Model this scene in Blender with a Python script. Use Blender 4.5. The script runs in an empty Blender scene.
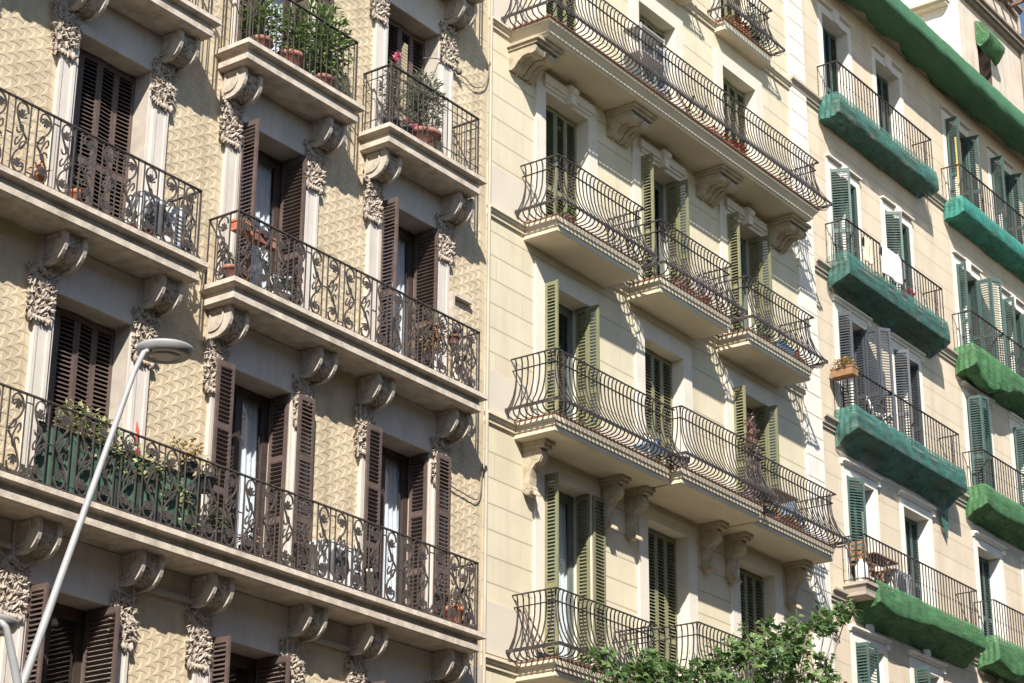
import bpy, math, random
from mathutils import Vector, Matrix
random.seed(11)
PI = math.pi
sc = bpy.context.scene
COL = sc.collection

# ------------------------------------------------------------------ materials
def lin(r, g, b):
    f = lambda c: (c/255/12.92) if c/255 <= .04045 else ((c/255+.055)/1.055)**2.4
    return (f(r), f(g), f(b), 1)

def mat(name, col, rough=.8, var=.12, scale=3.0, bump=.0, bscale=60.0, metal=0.0, dirt=None, dscale=1.2, damt=.5, streak=False, backface=None):
    m = bpy.data.materials.new(name); m.use_nodes = True
    nt = m.node_tree; N = nt.nodes; L = nt.links
    b = N['Principled BSDF']; b.inputs['Roughness'].default_value = rough; b.inputs['Metallic'].default_value = metal
    tc = N.new('ShaderNodeTexCoord')
    n1 = N.new('ShaderNodeTexNoise'); n1.inputs['Scale'].default_value = scale; n1.inputs['Detail'].default_value = 6
    L.new(tc.outputs['Object'], n1.inputs['Vector'])
    r = N.new('ShaderNodeMapRange'); r.inputs[1].default_value = .3; r.inputs[2].default_value = .7
    r.inputs[3].default_value = 1-var; r.inputs[4].default_value = 1+var
    L.new(n1.outputs[0], r.inputs[0])
    mx = N.new('ShaderNodeMix'); mx.data_type = 'RGBA'; mx.blend_type = 'MULTIPLY'; mx.inputs[0].default_value = 1
    mx.inputs[6].default_value = col; L.new(r.outputs[0], mx.inputs[7])
    out = mx.outputs[2]
    if dirt:
        n2 = N.new('ShaderNodeTexNoise'); n2.inputs['Scale'].default_value = dscale; n2.inputs['Detail'].default_value = 8; n2.inputs['Roughness'].default_value = .65
        if streak:
            mp = N.new('ShaderNodeMapping'); mp.inputs['Scale'].default_value = (2.2, 2.2, .25)
            L.new(tc.outputs['Object'], mp.inputs[0]); L.new(mp.outputs[0], n2.inputs['Vector'])
        else:
            L.new(tc.outputs['Object'], n2.inputs['Vector'])
        rr = N.new('ShaderNodeMapRange'); rr.inputs[1].default_value = .48; rr.inputs[2].default_value = .72; rr.inputs[4].default_value = damt
        L.new(n2.outputs[0], rr.inputs[0])
        m2 = N.new('ShaderNodeMix'); m2.data_type = 'RGBA'
        L.new(rr.outputs[0], m2.inputs[0]); L.new(out, m2.inputs[6]); m2.inputs[7].default_value = dirt
        out = m2.outputs[2]
    L.new(out, b.inputs['Base Color'])
    if bump:
        n3 = N.new('ShaderNodeTexNoise'); n3.inputs['Scale'].default_value = bscale; n3.inputs['Detail'].default_value = 4
        L.new(tc.outputs['Object'], n3.inputs['Vector'])
        bp = N.new('ShaderNodeBump'); bp.inputs['Strength'].default_value = bump; bp.inputs['Distance'].default_value = .01
        L.new(n3.outputs[0], bp.inputs['Height']); L.new(bp.outputs[0], b.inputs['Normal'])
    return m

def ashlar(name, col, joint, bw, bh, zoff, xoff, jamt=1.0, dirt=None, damt=.3):
    """smooth rendered wall scored with mock stone courses"""
    m = mat(name, col, .85, .06, 1.5, .12, 40, dirt=dirt, dscale=.9, damt=damt, streak=True)
    nt = m.node_tree; N = nt.nodes; L = nt.links; b = N['Principled BSDF']
    src = b.inputs['Base Color'].links[0].from_socket
    tc = N.new('ShaderNodeTexCoord'); sp = N.new('ShaderNodeSeparateXYZ'); L.new(tc.outputs['Object'], sp.inputs[0])
    ax = N.new('ShaderNodeMath'); ax.operation = 'ADD'; ax.inputs[1].default_value = xoff; L.new(sp.outputs[0], ax.inputs[0])
    az = N.new('ShaderNodeMath'); az.operation = 'ADD'; az.inputs[1].default_value = zoff; L.new(sp.outputs[2], az.inputs[0])
    cb = N.new('ShaderNodeCombineXYZ'); L.new(ax.outputs[0], cb.inputs[0]); L.new(az.outputs[0], cb.inputs[1])
    br = N.new('ShaderNodeTexBrick'); L.new(cb.outputs[0], br.inputs['Vector'])
    br.inputs['Scale'].default_value = 1; br.inputs['Brick Width'].default_value = bw; br.inputs['Row Height'].default_value = bh
    br.inputs['Mortar Size'].default_value = .011; br.inputs['Mortar Smooth'].default_value = .2
    br.inputs['Color1'].default_value = (1, 1, 1, 1); br.inputs['Color2'].default_value = (.93, .93, .92, 1); br.inputs['Mortar'].default_value = (1, 1, 1, 1)
    mu = N.new('ShaderNodeMix'); mu.data_type = 'RGBA'; mu.blend_type = 'MULTIPLY'; mu.inputs[0].default_value = 1
    L.new(src, mu.inputs[6]); L.new(br.outputs['Color'], mu.inputs[7])
    mj = N.new('ShaderNodeMix'); mj.data_type = 'RGBA'
    q = N.new('ShaderNodeMath'); q.operation = 'DIVIDE'; q.inputs[1].default_value = bh; L.new(az.outputs[0], q.inputs[0])
    fr = N.new('ShaderNodeMath'); fr.operation = 'FRACT'; L.new(q.outputs[0], fr.inputs[0])
    pp = N.new('ShaderNodeMath'); pp.operation = 'PINGPONG'; pp.inputs[1].default_value = .5; L.new(fr.outputs[0], pp.inputs[0])
    lt = N.new('ShaderNodeMath'); lt.operation = 'LESS_THAN'; lt.inputs[1].default_value = .012/bh; L.new(pp.outputs[0], lt.inputs[0])
    vj = N.new('ShaderNodeMath'); vj.operation = 'MULTIPLY'; vj.inputs[1].default_value = .28; L.new(br.outputs['Fac'], vj.inputs[0])
    mxm = N.new('ShaderNodeMath'); mxm.operation = 'MAXIMUM'; L.new(lt.outputs[0], mxm.inputs[0]); L.new(vj.outputs[0], mxm.inputs[1])
    fm = N.new('ShaderNodeMath'); fm.operation = 'MULTIPLY'; fm.inputs[1].default_value = jamt; L.new(mxm.outputs[0], fm.inputs[0])
    L.new(fm.outputs[0], mj.inputs[0]); L.new(mu.outputs[2], mj.inputs[6]); mj.inputs[7].default_value = joint
    L.new(mj.outputs[2], b.inputs['Base Color'])
    bp = N.new('ShaderNodeBump'); bp.invert = True; bp.inputs['Strength'].default_value = .8; bp.inputs['Distance'].default_value = .02
    L.new(mxm.outputs[0], bp.inputs['Height'])
    old = b.inputs['Normal'].links[0].from_socket
    L.new(old, bp.inputs['Normal']); L.new(bp.outputs[0], b.inputs['Normal'])
    return m

def glass(name, tint=(.9, .95, 1, 1), fac=.24):
    m = bpy.data.materials.new(name); m.use_nodes = True; nt = m.node_tree; N = nt.nodes; L = nt.links
    N.remove(N['Principled BSDF'])
    t = N.new('ShaderNodeBsdfTransparent'); t.inputs[0].default_value = tint
    g = N.new('ShaderNodeBsdfGlossy'); g.inputs['Roughness'].default_value = .03
    nz = N.new('ShaderNodeTexNoise'); nz.inputs['Scale'].default_value = 1.1
    bp = N.new('ShaderNodeBump'); bp.inputs['Strength'].default_value = .1; bp.inputs['Distance'].default_value = .05
    L.new(nz.outputs[0], bp.inputs['Height']); L.new(bp.outputs[0], g.inputs['Normal'])
    mx = N.new('ShaderNodeMixShader'); mx.inputs[0].default_value = fac
    L.new(t.outputs[0], mx.inputs[1]); L.new(g.outputs[0], mx.inputs[2]); L.new(mx.outputs[0], N['Material Output'].inputs[0])
    return m

def leafmat(name, c1, c2, trans=.35):
    m = bpy.data.materials.new(name); m.use_nodes = True; nt = m.node_tree; N = nt.nodes; L = nt.links
    b = N['Principled BSDF']; b.inputs['Roughness'].default_value = .5
    g = N.new('ShaderNodeNewGeometry'); mx = N.new('ShaderNodeMix'); mx.data_type = 'RGBA'
    L.new(g.outputs['Random Per Island'], mx.inputs[0]); mx.inputs[6].default_value = c1; mx.inputs[7].default_value = c2
    L.new(mx.outputs[2], b.inputs['Base Color'])
    t = N.new('ShaderNodeBsdfTranslucent'); L.new(mx.outputs[2], t.inputs[0])
    s = N.new('ShaderNodeMixShader'); s.inputs[0].default_value = trans
    L.new(b.outputs[0], s.inputs[1]); L.new(t.outputs[0], s.inputs[2]); L.new(s.outputs[0], N['Material Output'].inputs[0])
    return m

def netmat(name, col, col2, see=.22):
    """woven debris netting: partly see-through cloth with folds"""
    m = bpy.data.materials.new(name); m.use_nodes = True; nt = m.node_tree; N = nt.nodes; L = nt.links
    b = N['Principled BSDF']; b.inputs['Roughness'].default_value = .75
    tc = N.new('ShaderNodeTexCoord')
    mp = N.new('ShaderNodeMapping'); mp.inputs['Scale'].default_value = (1.3, 6, 8); mp.inputs['Rotation'].default_value = (0, .25, 0)
    L.new(tc.outputs['Object'], mp.inputs[0])
    n = N.new('ShaderNodeTexNoise'); n.inputs['Scale'].default_value = 1.6; n.inputs['Detail'].default_value = 6; n.inputs['Distortion'].default_value = 1.2
    L.new(mp.outputs[0], n.inputs['Vector'])
    r = N.new('ShaderNodeMapRange'); r.inputs[1].default_value = .3; r.inputs[2].default_value = .72; L.new(n.outputs[0], r.inputs[0])
    mx = N.new('ShaderNodeMix'); mx.data_type = 'RGBA'; L.new(r.outputs[0], mx.inputs[0]); mx.inputs[6].default_value = col; mx.inputs[7].default_value = col2
    L.new(mx.outputs[2], b.inputs['Base Color'])
    bp = N.new('ShaderNodeBump'); bp.inputs['Strength'].default_value = .5; bp.inputs['Distance'].default_value = .02
    L.new(n.outputs[0], bp.inputs['Height']); L.new(bp.outputs[0], b.inputs['Normal'])
    tl = N.new('ShaderNodeBsdfTranslucent'); L.new(mx.outputs[2], tl.inputs[0])
    s1 = N.new('ShaderNodeMixShader'); s1.inputs[0].default_value = .0; L.new(b.outputs[0], s1.inputs[1]); L.new(tl.outputs[0], s1.inputs[2])
    tr = N.new('ShaderNodeBsdfTransparent'); s2 = N.new('ShaderNodeMixShader')
    r2 = N.new('ShaderNodeMapRange'); r2.inputs[1].default_value = .35; r2.inputs[2].default_value = .65; r2.inputs[3].default_value = see*.4; r2.inputs[4].default_value = see*1.6
    n2 = N.new('ShaderNodeTexNoise'); n2.inputs['Scale'].default_value = 2.2; L.new(tc.outputs['Object'], n2.inputs['Vector']); L.new(n2.outputs[0], r2.inputs[0])
    L.new(r2.outputs[0], s2.inputs[0]); L.new(s1.outputs[0], s2.inputs[1]); L.new(tr.outputs[0], s2.inputs[2])
    L.new(s2.outputs[0], N['Material Output'].inputs[0])
    return m

M = dict(
 l_wall=mat('cream swirl plaster', (.55, .455, .315, 1), .9, .15, 2.2, .35, 90, dirt=(.30, .235, .155, 1), dscale=1.6, damt=.6, streak=True),
 l_stone=mat('weathered pale stone', (.45, .40, .34, 1), .85, .12, 4, .35, 45, dirt=(.24, .205, .17, 1), dscale=1.6, damt=.55),
 l_slab=mat('balcony stone', (.55, .475, .39, 1), .85, .18, 6, .6, 35, dirt=(.17, .135, .105, 1), dscale=3.2, damt=.6),
 l_pil=mat('pilaster stone', (.60, .545, .49, 1), .85, .07, 3, .25, 60, dirt=(.36, .31, .27, 1), dscale=1.7, damt=.4, streak=True),
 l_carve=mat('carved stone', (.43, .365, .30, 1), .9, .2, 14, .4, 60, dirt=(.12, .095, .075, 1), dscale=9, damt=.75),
 l_shut=mat('brown shutter paint', (.105, .071, .060, 1), .6, .18, 6, .15, 70, dirt=(.145, .112, .10, 1), dscale=3, damt=.45),
 l_wood=mat('dark brown door wood', (.055, .036, .03, 1), .5, .2, 8, .1, 60),
 iron=mat('weathered iron', (.062, .052, .047, 1), .62, .3, 12, .2, 80, dirt=(.13, .09, .07, 1), dscale=6, damt=.4),
 iron_dark=mat('dark iron', (.034, .03, .029, 1), .6, .3, 12, .2, 80, dirt=(.14, .08, .06, 1), dscale=6, damt=.4),
 m_wall=ashlar('yellow cream scored render', (.655, .585, .43, 1), (.36, .29, .19, 1), 1.5, .44, .07-.0, .3, .75, dirt=(.50, .43, .31, 1), damt=.5),
 m_dado=mat('grey beige render', (.60, .535, .445, 1), .85, .05, 2, .1, 50, dirt=(.5, .44, .36, 1), dscale=1, damt=.4),
 m_trim=mat('cream stone trim', (.64, .565, .43, 1), .85, .08, 3, .2, 60, dirt=(.36, .30, .22, 1), dscale=1.5, damt=.4),
 m_frame=mat('pale window surround', (.66, .61, .52, 1), .85, .05, 3, .15, 60, dirt=(.45, .41, .35, 1), dscale=1.4, damt=.3, streak=True),
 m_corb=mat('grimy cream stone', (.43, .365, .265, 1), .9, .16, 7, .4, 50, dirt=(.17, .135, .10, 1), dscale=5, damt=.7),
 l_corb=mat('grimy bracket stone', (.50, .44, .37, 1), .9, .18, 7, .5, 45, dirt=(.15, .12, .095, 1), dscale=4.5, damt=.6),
 m_tile=mat('terracotta balcony edge', (.26, .125, .085, 1), .8, .2, 8, .2, 60),
 m_shut=mat('olive shutter paint', (.195, .195, .105, 1), .55, .10, 5, .1, 70, dirt=(.33, .31, .18, 1), dscale=3, damt=.35),
 m_door=mat('grey green door wood', (.13, .15, .135, 1), .5, .1, 5, .1, 60),
 r_wall=ashlar('beige scored render', (.655, .555, .42, 1), (.42, .34, .25, 1), 1.9, .5, .3, .2, .5, dirt=(.47, .375, .27, 1), damt=.5),
 r_trim=mat('white window surround', (.74, .70, .63, 1), .8, .05, 3, .1, 60, dirt=(.5, .45, .38, 1), dscale=2, damt=.35, streak=True),
 r_slab=mat('grey balcony stone', (.42, .36, .29, 1), .85, .1, 4, .3, 60, dirt=(.2, .17, .14, 1), dscale=2, damt=.5),
 r_shut=mat('teal shutter paint', (.045, .088, .078, 1), .55, .14, 5, .1, 70, dirt=(.085, .12, .105, 1), dscale=3, damt=.4),
 r_shut2=mat('grey blue shutter paint', (.055, .064, .078, 1), .55, .12, 5, .1, 70),
 r_attic=mat('white washed attic render', (.76, .73, .68, 1), .85, .05, 3, .2, 60, dirt=(.5, .43, .36, 1), dscale=1.6, damt=.3, streak=True),
 r_attic2=mat('stained attic render', (.62, .53, .44, 1), .85, .1, 2, .3, 60, dirt=(.33, .26, .21, 1), dscale=2.0, damt=.6, streak=True),
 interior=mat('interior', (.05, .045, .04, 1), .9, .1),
 curtain=mat('white curtain', (.82, .82, .81, 1), .9, .04, 3),
 glass=glass('window glass'),
 steel=mat('grey lamp paint', (.34, .34, .345, 1), .5, .08, 5, .08, 80, dirt=(.22, .215, .21, 1), dscale=6, damt=.5),
 lens=mat('lamp diffuser', (.2, .19, .18, 1), .3, .06, 20),
 terra=mat('terracotta', (.46, .155, .075, 1), .8, .15, 6, .2, 80, dirt=(.5, .27, .17, 1), dscale=4, damt=.5),
 terra2=mat('old terracotta', (.25, .10, .075, 1), .8, .2, 6, .2, 80, dirt=(.42, .28, .22, 1), dscale=5, damt=.6),
 black=mat('black plastic', (.03, .032, .036, 1), .5, .1),
 white=mat('white plastic', (.76, .76, .74, 1), .5, .04, 4, dirt=(.55, .54, .5, 1), dscale=3, damt=.3),
 acgrey=mat('grey fan grille', (.14, .145, .15, 1), .5, .1),
 soil=mat('soil', (.04, .028, .02, 1), 1, .2, 20, .5, 90),
 greenboard=mat('green canvas screen', (.055, .115, .075, 1), .7, .15, 4, .1, 60),
 wood=mat('light wood', (.27, .15, .07, 1), .6, .2, 8, .1, 60),
 wood2=mat('grey brown wood', (.20, .13, .09, 1), .7, .2, 8, .2, 60),
 yellowwood=mat('yellow board', (.60, .41, .15, 1), .7, .1, 6),
 blue=mat('blue plastic', (.12, .22, .36, 1), .5, .1),
 palegrey=mat('pale grey metal', (.36, .36, .36, 1), .4, .1, 6),
 towel=mat('white towelling', (.80, .80, .80, 1), .95, .03, 8, .3, 150),
 creamcloth=mat('cream cloth', (.68, .60, .42, 1), .95, .05, 8, .2, 100),
 redcloth=mat('red canvas', (.42, .05, .04, 1), .8, .1, 8),
 wicker=mat('brown wicker', (.22, .13, .09, 1), .8, .35, 40, .5, 90),
 cable=mat('grey cable', (.14, .12, .11, 1), .6, .1),
 pipe=mat('painted pipe', (.40, .36, .29, 1), .6, .1, 4),
 bark=mat('grey bark', (.20, .17, .13, 1), .9, .25, 5, .6, 30),
 stem=mat('green stem', (.12, .13, .05, 1), .8, .2),
 asphalt=mat('asphalt', (.035, .034, .033, 1), .9, .15, 3, .3, 80),
 paving=mat('grey paving', (.10, .085, .065, 1), .9, .08, 2, .2, 40),
 paint=mat('road paint', (.72, .72, .70, 1), .8, .05),
 kerb=mat('kerb granite', (.30, .29, .27, 1), .9, .1),
 roof=mat('clay roof tile', (.36, .17, .10, 1), .9, .2, 5),
 net_a=netmat('sea green netting', (.03, .115, .095, 1), (.085, .24, .20, 1), .46),
 net_b=netmat('dark teal netting', (.025, .09, .075, 1), (.075, .20, .17, 1), .46),
 net_c=netmat('turquoise netting', (.025, .20, .155, 1), (.07, .36, .29, 1), .4),
 net_d=netmat('grass green netting', (.04, .135, .05, 1), (.11, .27, .11, 1), .34),
 net_e=netmat('green cornice netting', (.045, .14, .07, 1), (.075, .20, .10, 1), .03),
 lf_tree=leafmat('plane tree leaves', (.04, .10, .028, 1), (.17, .265, .08, 1), .32),
 lf_green=leafmat('green leaves', (.06, .12, .03, 1), (.20, .29, .08, 1)),
 lf_vine=leafmat('variegated vine leaves', (.10, .17, .045, 1), (.66, .66, .36, 1)),
 lf_grey=leafmat('grey green leaves', (.14, .17, .12, 1), (.25, .27, .19, 1)),
 lf_dry=leafmat('dry leaves', (.28, .17, .05, 1), (.42, .31, .11, 1)),
 lf_straw=leafmat('straw leaves', (.30, .19, .10, 1), (.45, .30, .17, 1)),
 lf_red=leafmat('red flowers', (.45, .05, .03, 1), (.28, .05, .03, 1)),
 lf_pink=leafmat('pink flowers', (.75, .22, .32, 1), (.62, .15, .25, 1)),
 lf_lilac=leafmat('lilac flowers', (.45, .36, .48, 1), (.58, .52, .60, 1)),
 lf_mauve=leafmat('mauve totem leaves', (.20, .11, .13, 1), (.34, .22, .17, 1)),
)

# ------------------------------------------------------------------ mesh builder
class MB:
    def __init__(s): s.v = []; s.f = []; s.mi = []; s.sm = []; s.cur = 0
    def face(s, idx, smooth=False): s.f.append(idx); s.mi.append(s.cur); s.sm.append(smooth)
    def quad(s, a, b, c, d):
        n = len(s.v); s.v += [tuple(a), tuple(b), tuple(c), tuple(d)]; s.face((n, n+1, n+2, n+3))
    def box(s, x0, x1, y0, y1, z0, z1):
        n = len(s.v)
        s.v += [(x0,y0,z0),(x1,y0,z0),(x1,y1,z0),(x0,y1,z0),(x0,y0,z1),(x1,y0,z1),(x1,y1,z1),(x0,y1,z1)]
        for q in ((3,2,1,0),(4,5,6,7),(0,1,5,4),(1,2,6,5),(2,3,7,6),(3,0,4,7)): s.face(tuple(n+i for i in q))
    def bar(s, a, b, w, t, up=(0,0,1)):
        a = Vector(a); b = Vector(b); d = (b-a).normalized(); u = Vector(up)
        if abs(d.dot(u)) > .95: u = Vector((1,0,0))
        sd = d.cross(u).normalized()*(w/2); u = sd.cross(d).normalized()*(t/2); n = len(s.v)
        for p in (a, b):
            for q in (-sd-u, sd-u, sd+u, -sd+u): s.v.append(tuple(p+q))
        for q in ((3,2,1,0),(4,5,6,7),(0,1,5,4),(1,2,6,5),(2,3,7,6),(3,0,4,7)): s.face(tuple(n+i for i in q))
    def tube(s, pts, r, n=4, smooth=True):
        P = [Vector(p) for p in pts]; k = len(P); base = len(s.v); prev = None
        R = r if isinstance(r, (list, tuple)) else [r]*k
        for i in range(k):
            d = (P[min(i+1,k-1)]-P[max(i-1,0)])
            d = d.normalized() if d.length > 1e-9 else Vector((0,0,1))
            if prev is None:
                u = Vector((0,0,1)) if abs(d.z) < .9 else Vector((1,0,0))
                u = (u-d*u.dot(d)).normalized()
            else:
                u = prev-d*prev.dot(d)
                u = u.normalized() if u.length > 1e-6 else d.orthogonal().normalized()
            prev = u; w = d.cross(u)
            for j in range(n):
                a = 2*PI*(j+.5)/n; s.v.append(tuple(P[i]+(u*math.cos(a)+w*math.sin(a))*R[i]))
        for i in range(k-1):
            for j in range(n):
                s.face((base+i*n+j, base+i*n+(j+1)%n, base+(i+1)*n+(j+1)%n, base+(i+1)*n+j), smooth and n > 4)
        s.face(tuple(base+j for j in reversed(range(n)))); s.face(tuple(base+(k-1)*n+j for j in range(n)))
    def lathe(s, prof, c=(0,0,0), n=16, smooth=True, axis=None):
        base = len(s.v); A = axis or Matrix.Identity(3); c = Vector(c)
        for r, z in prof:
            for j in range(n):
                a = 2*PI*j/n; s.v.append(tuple(c+A@Vector((r*math.cos(a), r*math.sin(a), z))))
        for i in range(len(prof)-1):
            for j in range(n):
                s.face((base+i*n+j, base+i*n+(j+1)%n, base+(i+1)*n+(j+1)%n, base+(i+1)*n+j), smooth)
        s.face(tuple(base+j for j in reversed(range(n)))); k = base+(len(prof)-1)*n; s.face(tuple(k+j for j in range(n)))
    def prism(s, poly, fn, t0, t1):
        """poly of 2-D points, fn(a,b,t)->xyz"""
        n = len(s.v); k = len(poly)
        for t in (t0, t1):
            for a, b in poly: s.v.append(tuple(fn(a, b, t)))
        s.face(tuple(n+i for i in range(k))); s.face(tuple(n+k+i for i in reversed(range(k))))
        for i in range(k): s.face((n+i, n+k+i, n+k+(i+1)%k, n+(i+1)%k))
    def curl(s, c, d, nrm, L, w, h):
        """small carved leaf: root at c, along d, bulging along nrm"""
        c = Vector(c); d = Vector(d).normalized(); nn = Vector(nrm); sd = d.cross(nn).normalized(); n = len(s.v)
        prof = ((0, .25, .3), (.35, 1, .9), (.7, .8, 1.1), (1, .12, .75))
        for t, ww, hh in prof:
            for q in (-1, 0, 1): s.v.append(tuple(c+d*(L*t)+sd*(w*ww*q/2)+nn*(h*(hh if q == 0 else hh*.45))))
            s.v.append(tuple(c+d*(L*t*.9)-nn*.01))
        for i in range(3):
            a = n+i*4; b = a+4
            for p, q in ((0,1),(1,2),(2,3),(3,0)): s.face((a+p, a+q, b+q, b+p))
        a = n+12; s.face((a, a+1, a+2, a+3))
    def leaf(s, c, d, nrm, L, w, lobed=False):
        c = Vector(c); d = Vector(d).normalized(); nn = Vector(nrm); sd = d.cross(nn)
        sd = sd.normalized() if sd.length > 1e-4 else d.orthogonal().normalized(); nn = sd.cross(d); n = len(s.v)
        if lobed:
            pts = [(0,0,0),(.12,.35,.03),(.02,.62,-.02),(.33,.5,.05),(.5,.72,0),(.55,.3,.06),(1,0,-.05),(.55,-.3,.06),(.5,-.72,0),(.33,-.5,.05),(.02,-.62,-.02),(.12,-.35,.03)]
            for t, q, h in pts: s.v.append(tuple(c+d*(L*t)+sd*(w*.75*q)+nn*(h*L)))
            s.v.append(tuple(c+d*(L*.35)))
            for i in range(12): s.face((n+i, n+(i+1)%12, n+12))
        else:
            for t, q, h in ((0,0,0),(.45,.5,.08),(1,0,-.08),(.45,-.5,.08)): s.v.append(tuple(c+d*(L*t)+sd*(w*q)+nn*(h*L)))
            s.face((n, n+1, n+2)); s.face((n, n+2, n+3))
    def mesh(s, name, mats):
        me = bpy.data.meshes.new(name); me.from_pydata(s.v, [], s.f)
        if not isinstance(mats, (list, tuple)): mats = [mats]
        for m in mats: me.materials.append(m)
        me.polygons.foreach_set('material_index', s.mi); me.polygons.foreach_set('use_smooth', s.sm); me.update()
        return me
    def build(s, name, mats, parent=None):
        return link(name, s.mesh(name, mats), parent)

def link(name, me, parent=None, loc=(0,0,0), rz=0):
    o = bpy.data.objects.new(name, me); COL.objects.link(o); o.location = loc; o.rotation_euler = (0,0,rz)
    if parent:
        o.parent = parent
        if parent.get('world_parts'): o.matrix_parent_inverse = Matrix.Translation(-Vector(parent.location))
    return o
def tag(o, label, cat, group=None, kind=None):
    if label: o['label'] = label
    if cat: o['category'] = cat
    if group: o['group'] = group
    if kind: o['kind'] = kind
    return o
def thing(name, label, cat, loc, group=None, rz=0, world=False):
    o = bpy.data.objects.new(name, None); COL.objects.link(o); o.location = loc; o.rotation_euler = (0,0,rz); o.empty_display_size = .2
    if world: o['world_parts'] = 1
    return tag(o, label, cat, group)
R = random.uniform
def rv(): 
    while True:
        v = Vector((R(-1,1), R(-1,1), R(-1,1)))
        if .05 < v.length < 1: return v.normalized()

# ------------------------------------------------------------------ facade helpers
def wall(x0, x1, z0, z1, holes, mats, parent, reveal=.42, thick=7.0, extra=None, name='wall'):
    """street wall with real door openings, returns, flank walls and back"""
    b = MB()
    xs = sorted({x0, x1, *[h[0] for h in holes], *[h[1] for h in holes]}); zs = sorted({z0, z1, *[h[2] for h in holes], *[h[3] for h in holes]})
    for i in range(len(xs)-1):
        for j in range(len(zs)-1):
            cx = (xs[i]+xs[i+1])/2; cz = (zs[j]+zs[j+1])/2
            if any(h[0] < cx < h[1] and h[2] < cz < h[3] for h in holes): continue
            b.quad((xs[i],0,zs[j]), (xs[i+1],0,zs[j]), (xs[i+1],0,zs[j+1]), (xs[i],0,zs[j+1]))
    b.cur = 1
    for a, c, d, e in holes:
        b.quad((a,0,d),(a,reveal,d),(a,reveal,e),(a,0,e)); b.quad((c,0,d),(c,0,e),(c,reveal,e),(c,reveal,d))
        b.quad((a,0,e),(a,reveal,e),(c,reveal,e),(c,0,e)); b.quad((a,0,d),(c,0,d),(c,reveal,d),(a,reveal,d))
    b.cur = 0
    b.quad((x0,0,z0),(x0,0,z1),(x0,thick,z1),(x0,thick,z0)); b.quad((x1,0,z0),(x1,thick,z0),(x1,thick,z1),(x1,0,z1))
    b.quad((x0,thick,z0),(x0,thick,z1),(x1,thick,z1),(x1,thick,z0)); b.quad((x0,0,z1),(x1,0,z1),(x1,thick,z1),(x0,thick,z1))
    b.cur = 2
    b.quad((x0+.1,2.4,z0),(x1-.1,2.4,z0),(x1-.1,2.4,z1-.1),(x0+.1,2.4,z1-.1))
    if extra: b.cur = 0; extra(b)
    return b.build(name, mats, parent)

def slab(x0, x1, d, zt, prof, mats, parent, tile=None, name='balcony'):
    """moulded balcony slab: prof = (outward offset, z drop) down the edge"""
    b = MB(); rings = []
    for o, dz in prof:
        n = len(b.v); z = zt+dz
        b.v += [(x0-o, .05, z), (x0-o, -(d+o), z), (x1+o, -(d+o), z), (x1+o, .05, z)]; rings.append(n)
    for i in range(len(rings)-1):
        p, q = rings[i], rings[i+1]; b.cur = 1 if (tile and i < tile) else 0
        for k in range(3): b.face((p+k, q+k, q+k+1, p+k+1))
    b.cur = 0
    b.face((rings[0], rings[0]+1, rings[0]+2, rings[0]+3)); q = rings[-1]; b.face((q+3, q+2, q+1, q))
    return b.build(name, mats, parent)

_leaf = {}
def shutter_mesh(w, h, m, mid=(.42,), pitch=.062, flip=1, solid=.0):
    key = (round(w,3), round(h,3), m.name, mid, flip)
    if key in _leaf: return _leaf[key]
    b = MB(); t = .018; st = .052
    b.box(0, st, -t, t, 0, h); b.box(w-st, w, -t, t, 0, h)
    zz = [0.0]+[h*q for q in mid]+[h]
    b.box(st, w-st, -t, t, 0, .11); b.box(st, w-st, -t, t, h-.08, h)
    for q in mid: b.box(st, w-st, -t, t, h*q-.045, h*q+.045)
    lo = .11
    for q in list(mid)+[None]:
        hi = h*q-.045 if q else h-.08; k = max(1, int((hi-lo)/pitch)); p = (hi-lo)/k
        for i in range(k):
            z = lo+p*(i+.5); n = len(b.v); a = .021*flip; dz = .019
            for x in (st, w-st):
                b.v += [(x, -a, z-dz-.004), (x, a, z+dz-.004), (x, a, z+dz+.004), (x, -a, z-dz+.004)]
            for f in ((0,1,5,4),(1,2,6,5),(2,3,7,6),(3,0,4,7)): b.face(tuple(n+i for i in f))
        lo = (h*q+.045) if q else 0
    _leaf[key] = b.mesh('shutter', m); return _leaf[key]
def shutter(parent, m, x, y, z, w, h, ang, mid=(.42,), flip=1):
    return link('shutter', shutter_mesh(w, h, m, mid, flip=flip), parent, (x, y, z), math.radians(ang))

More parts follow.
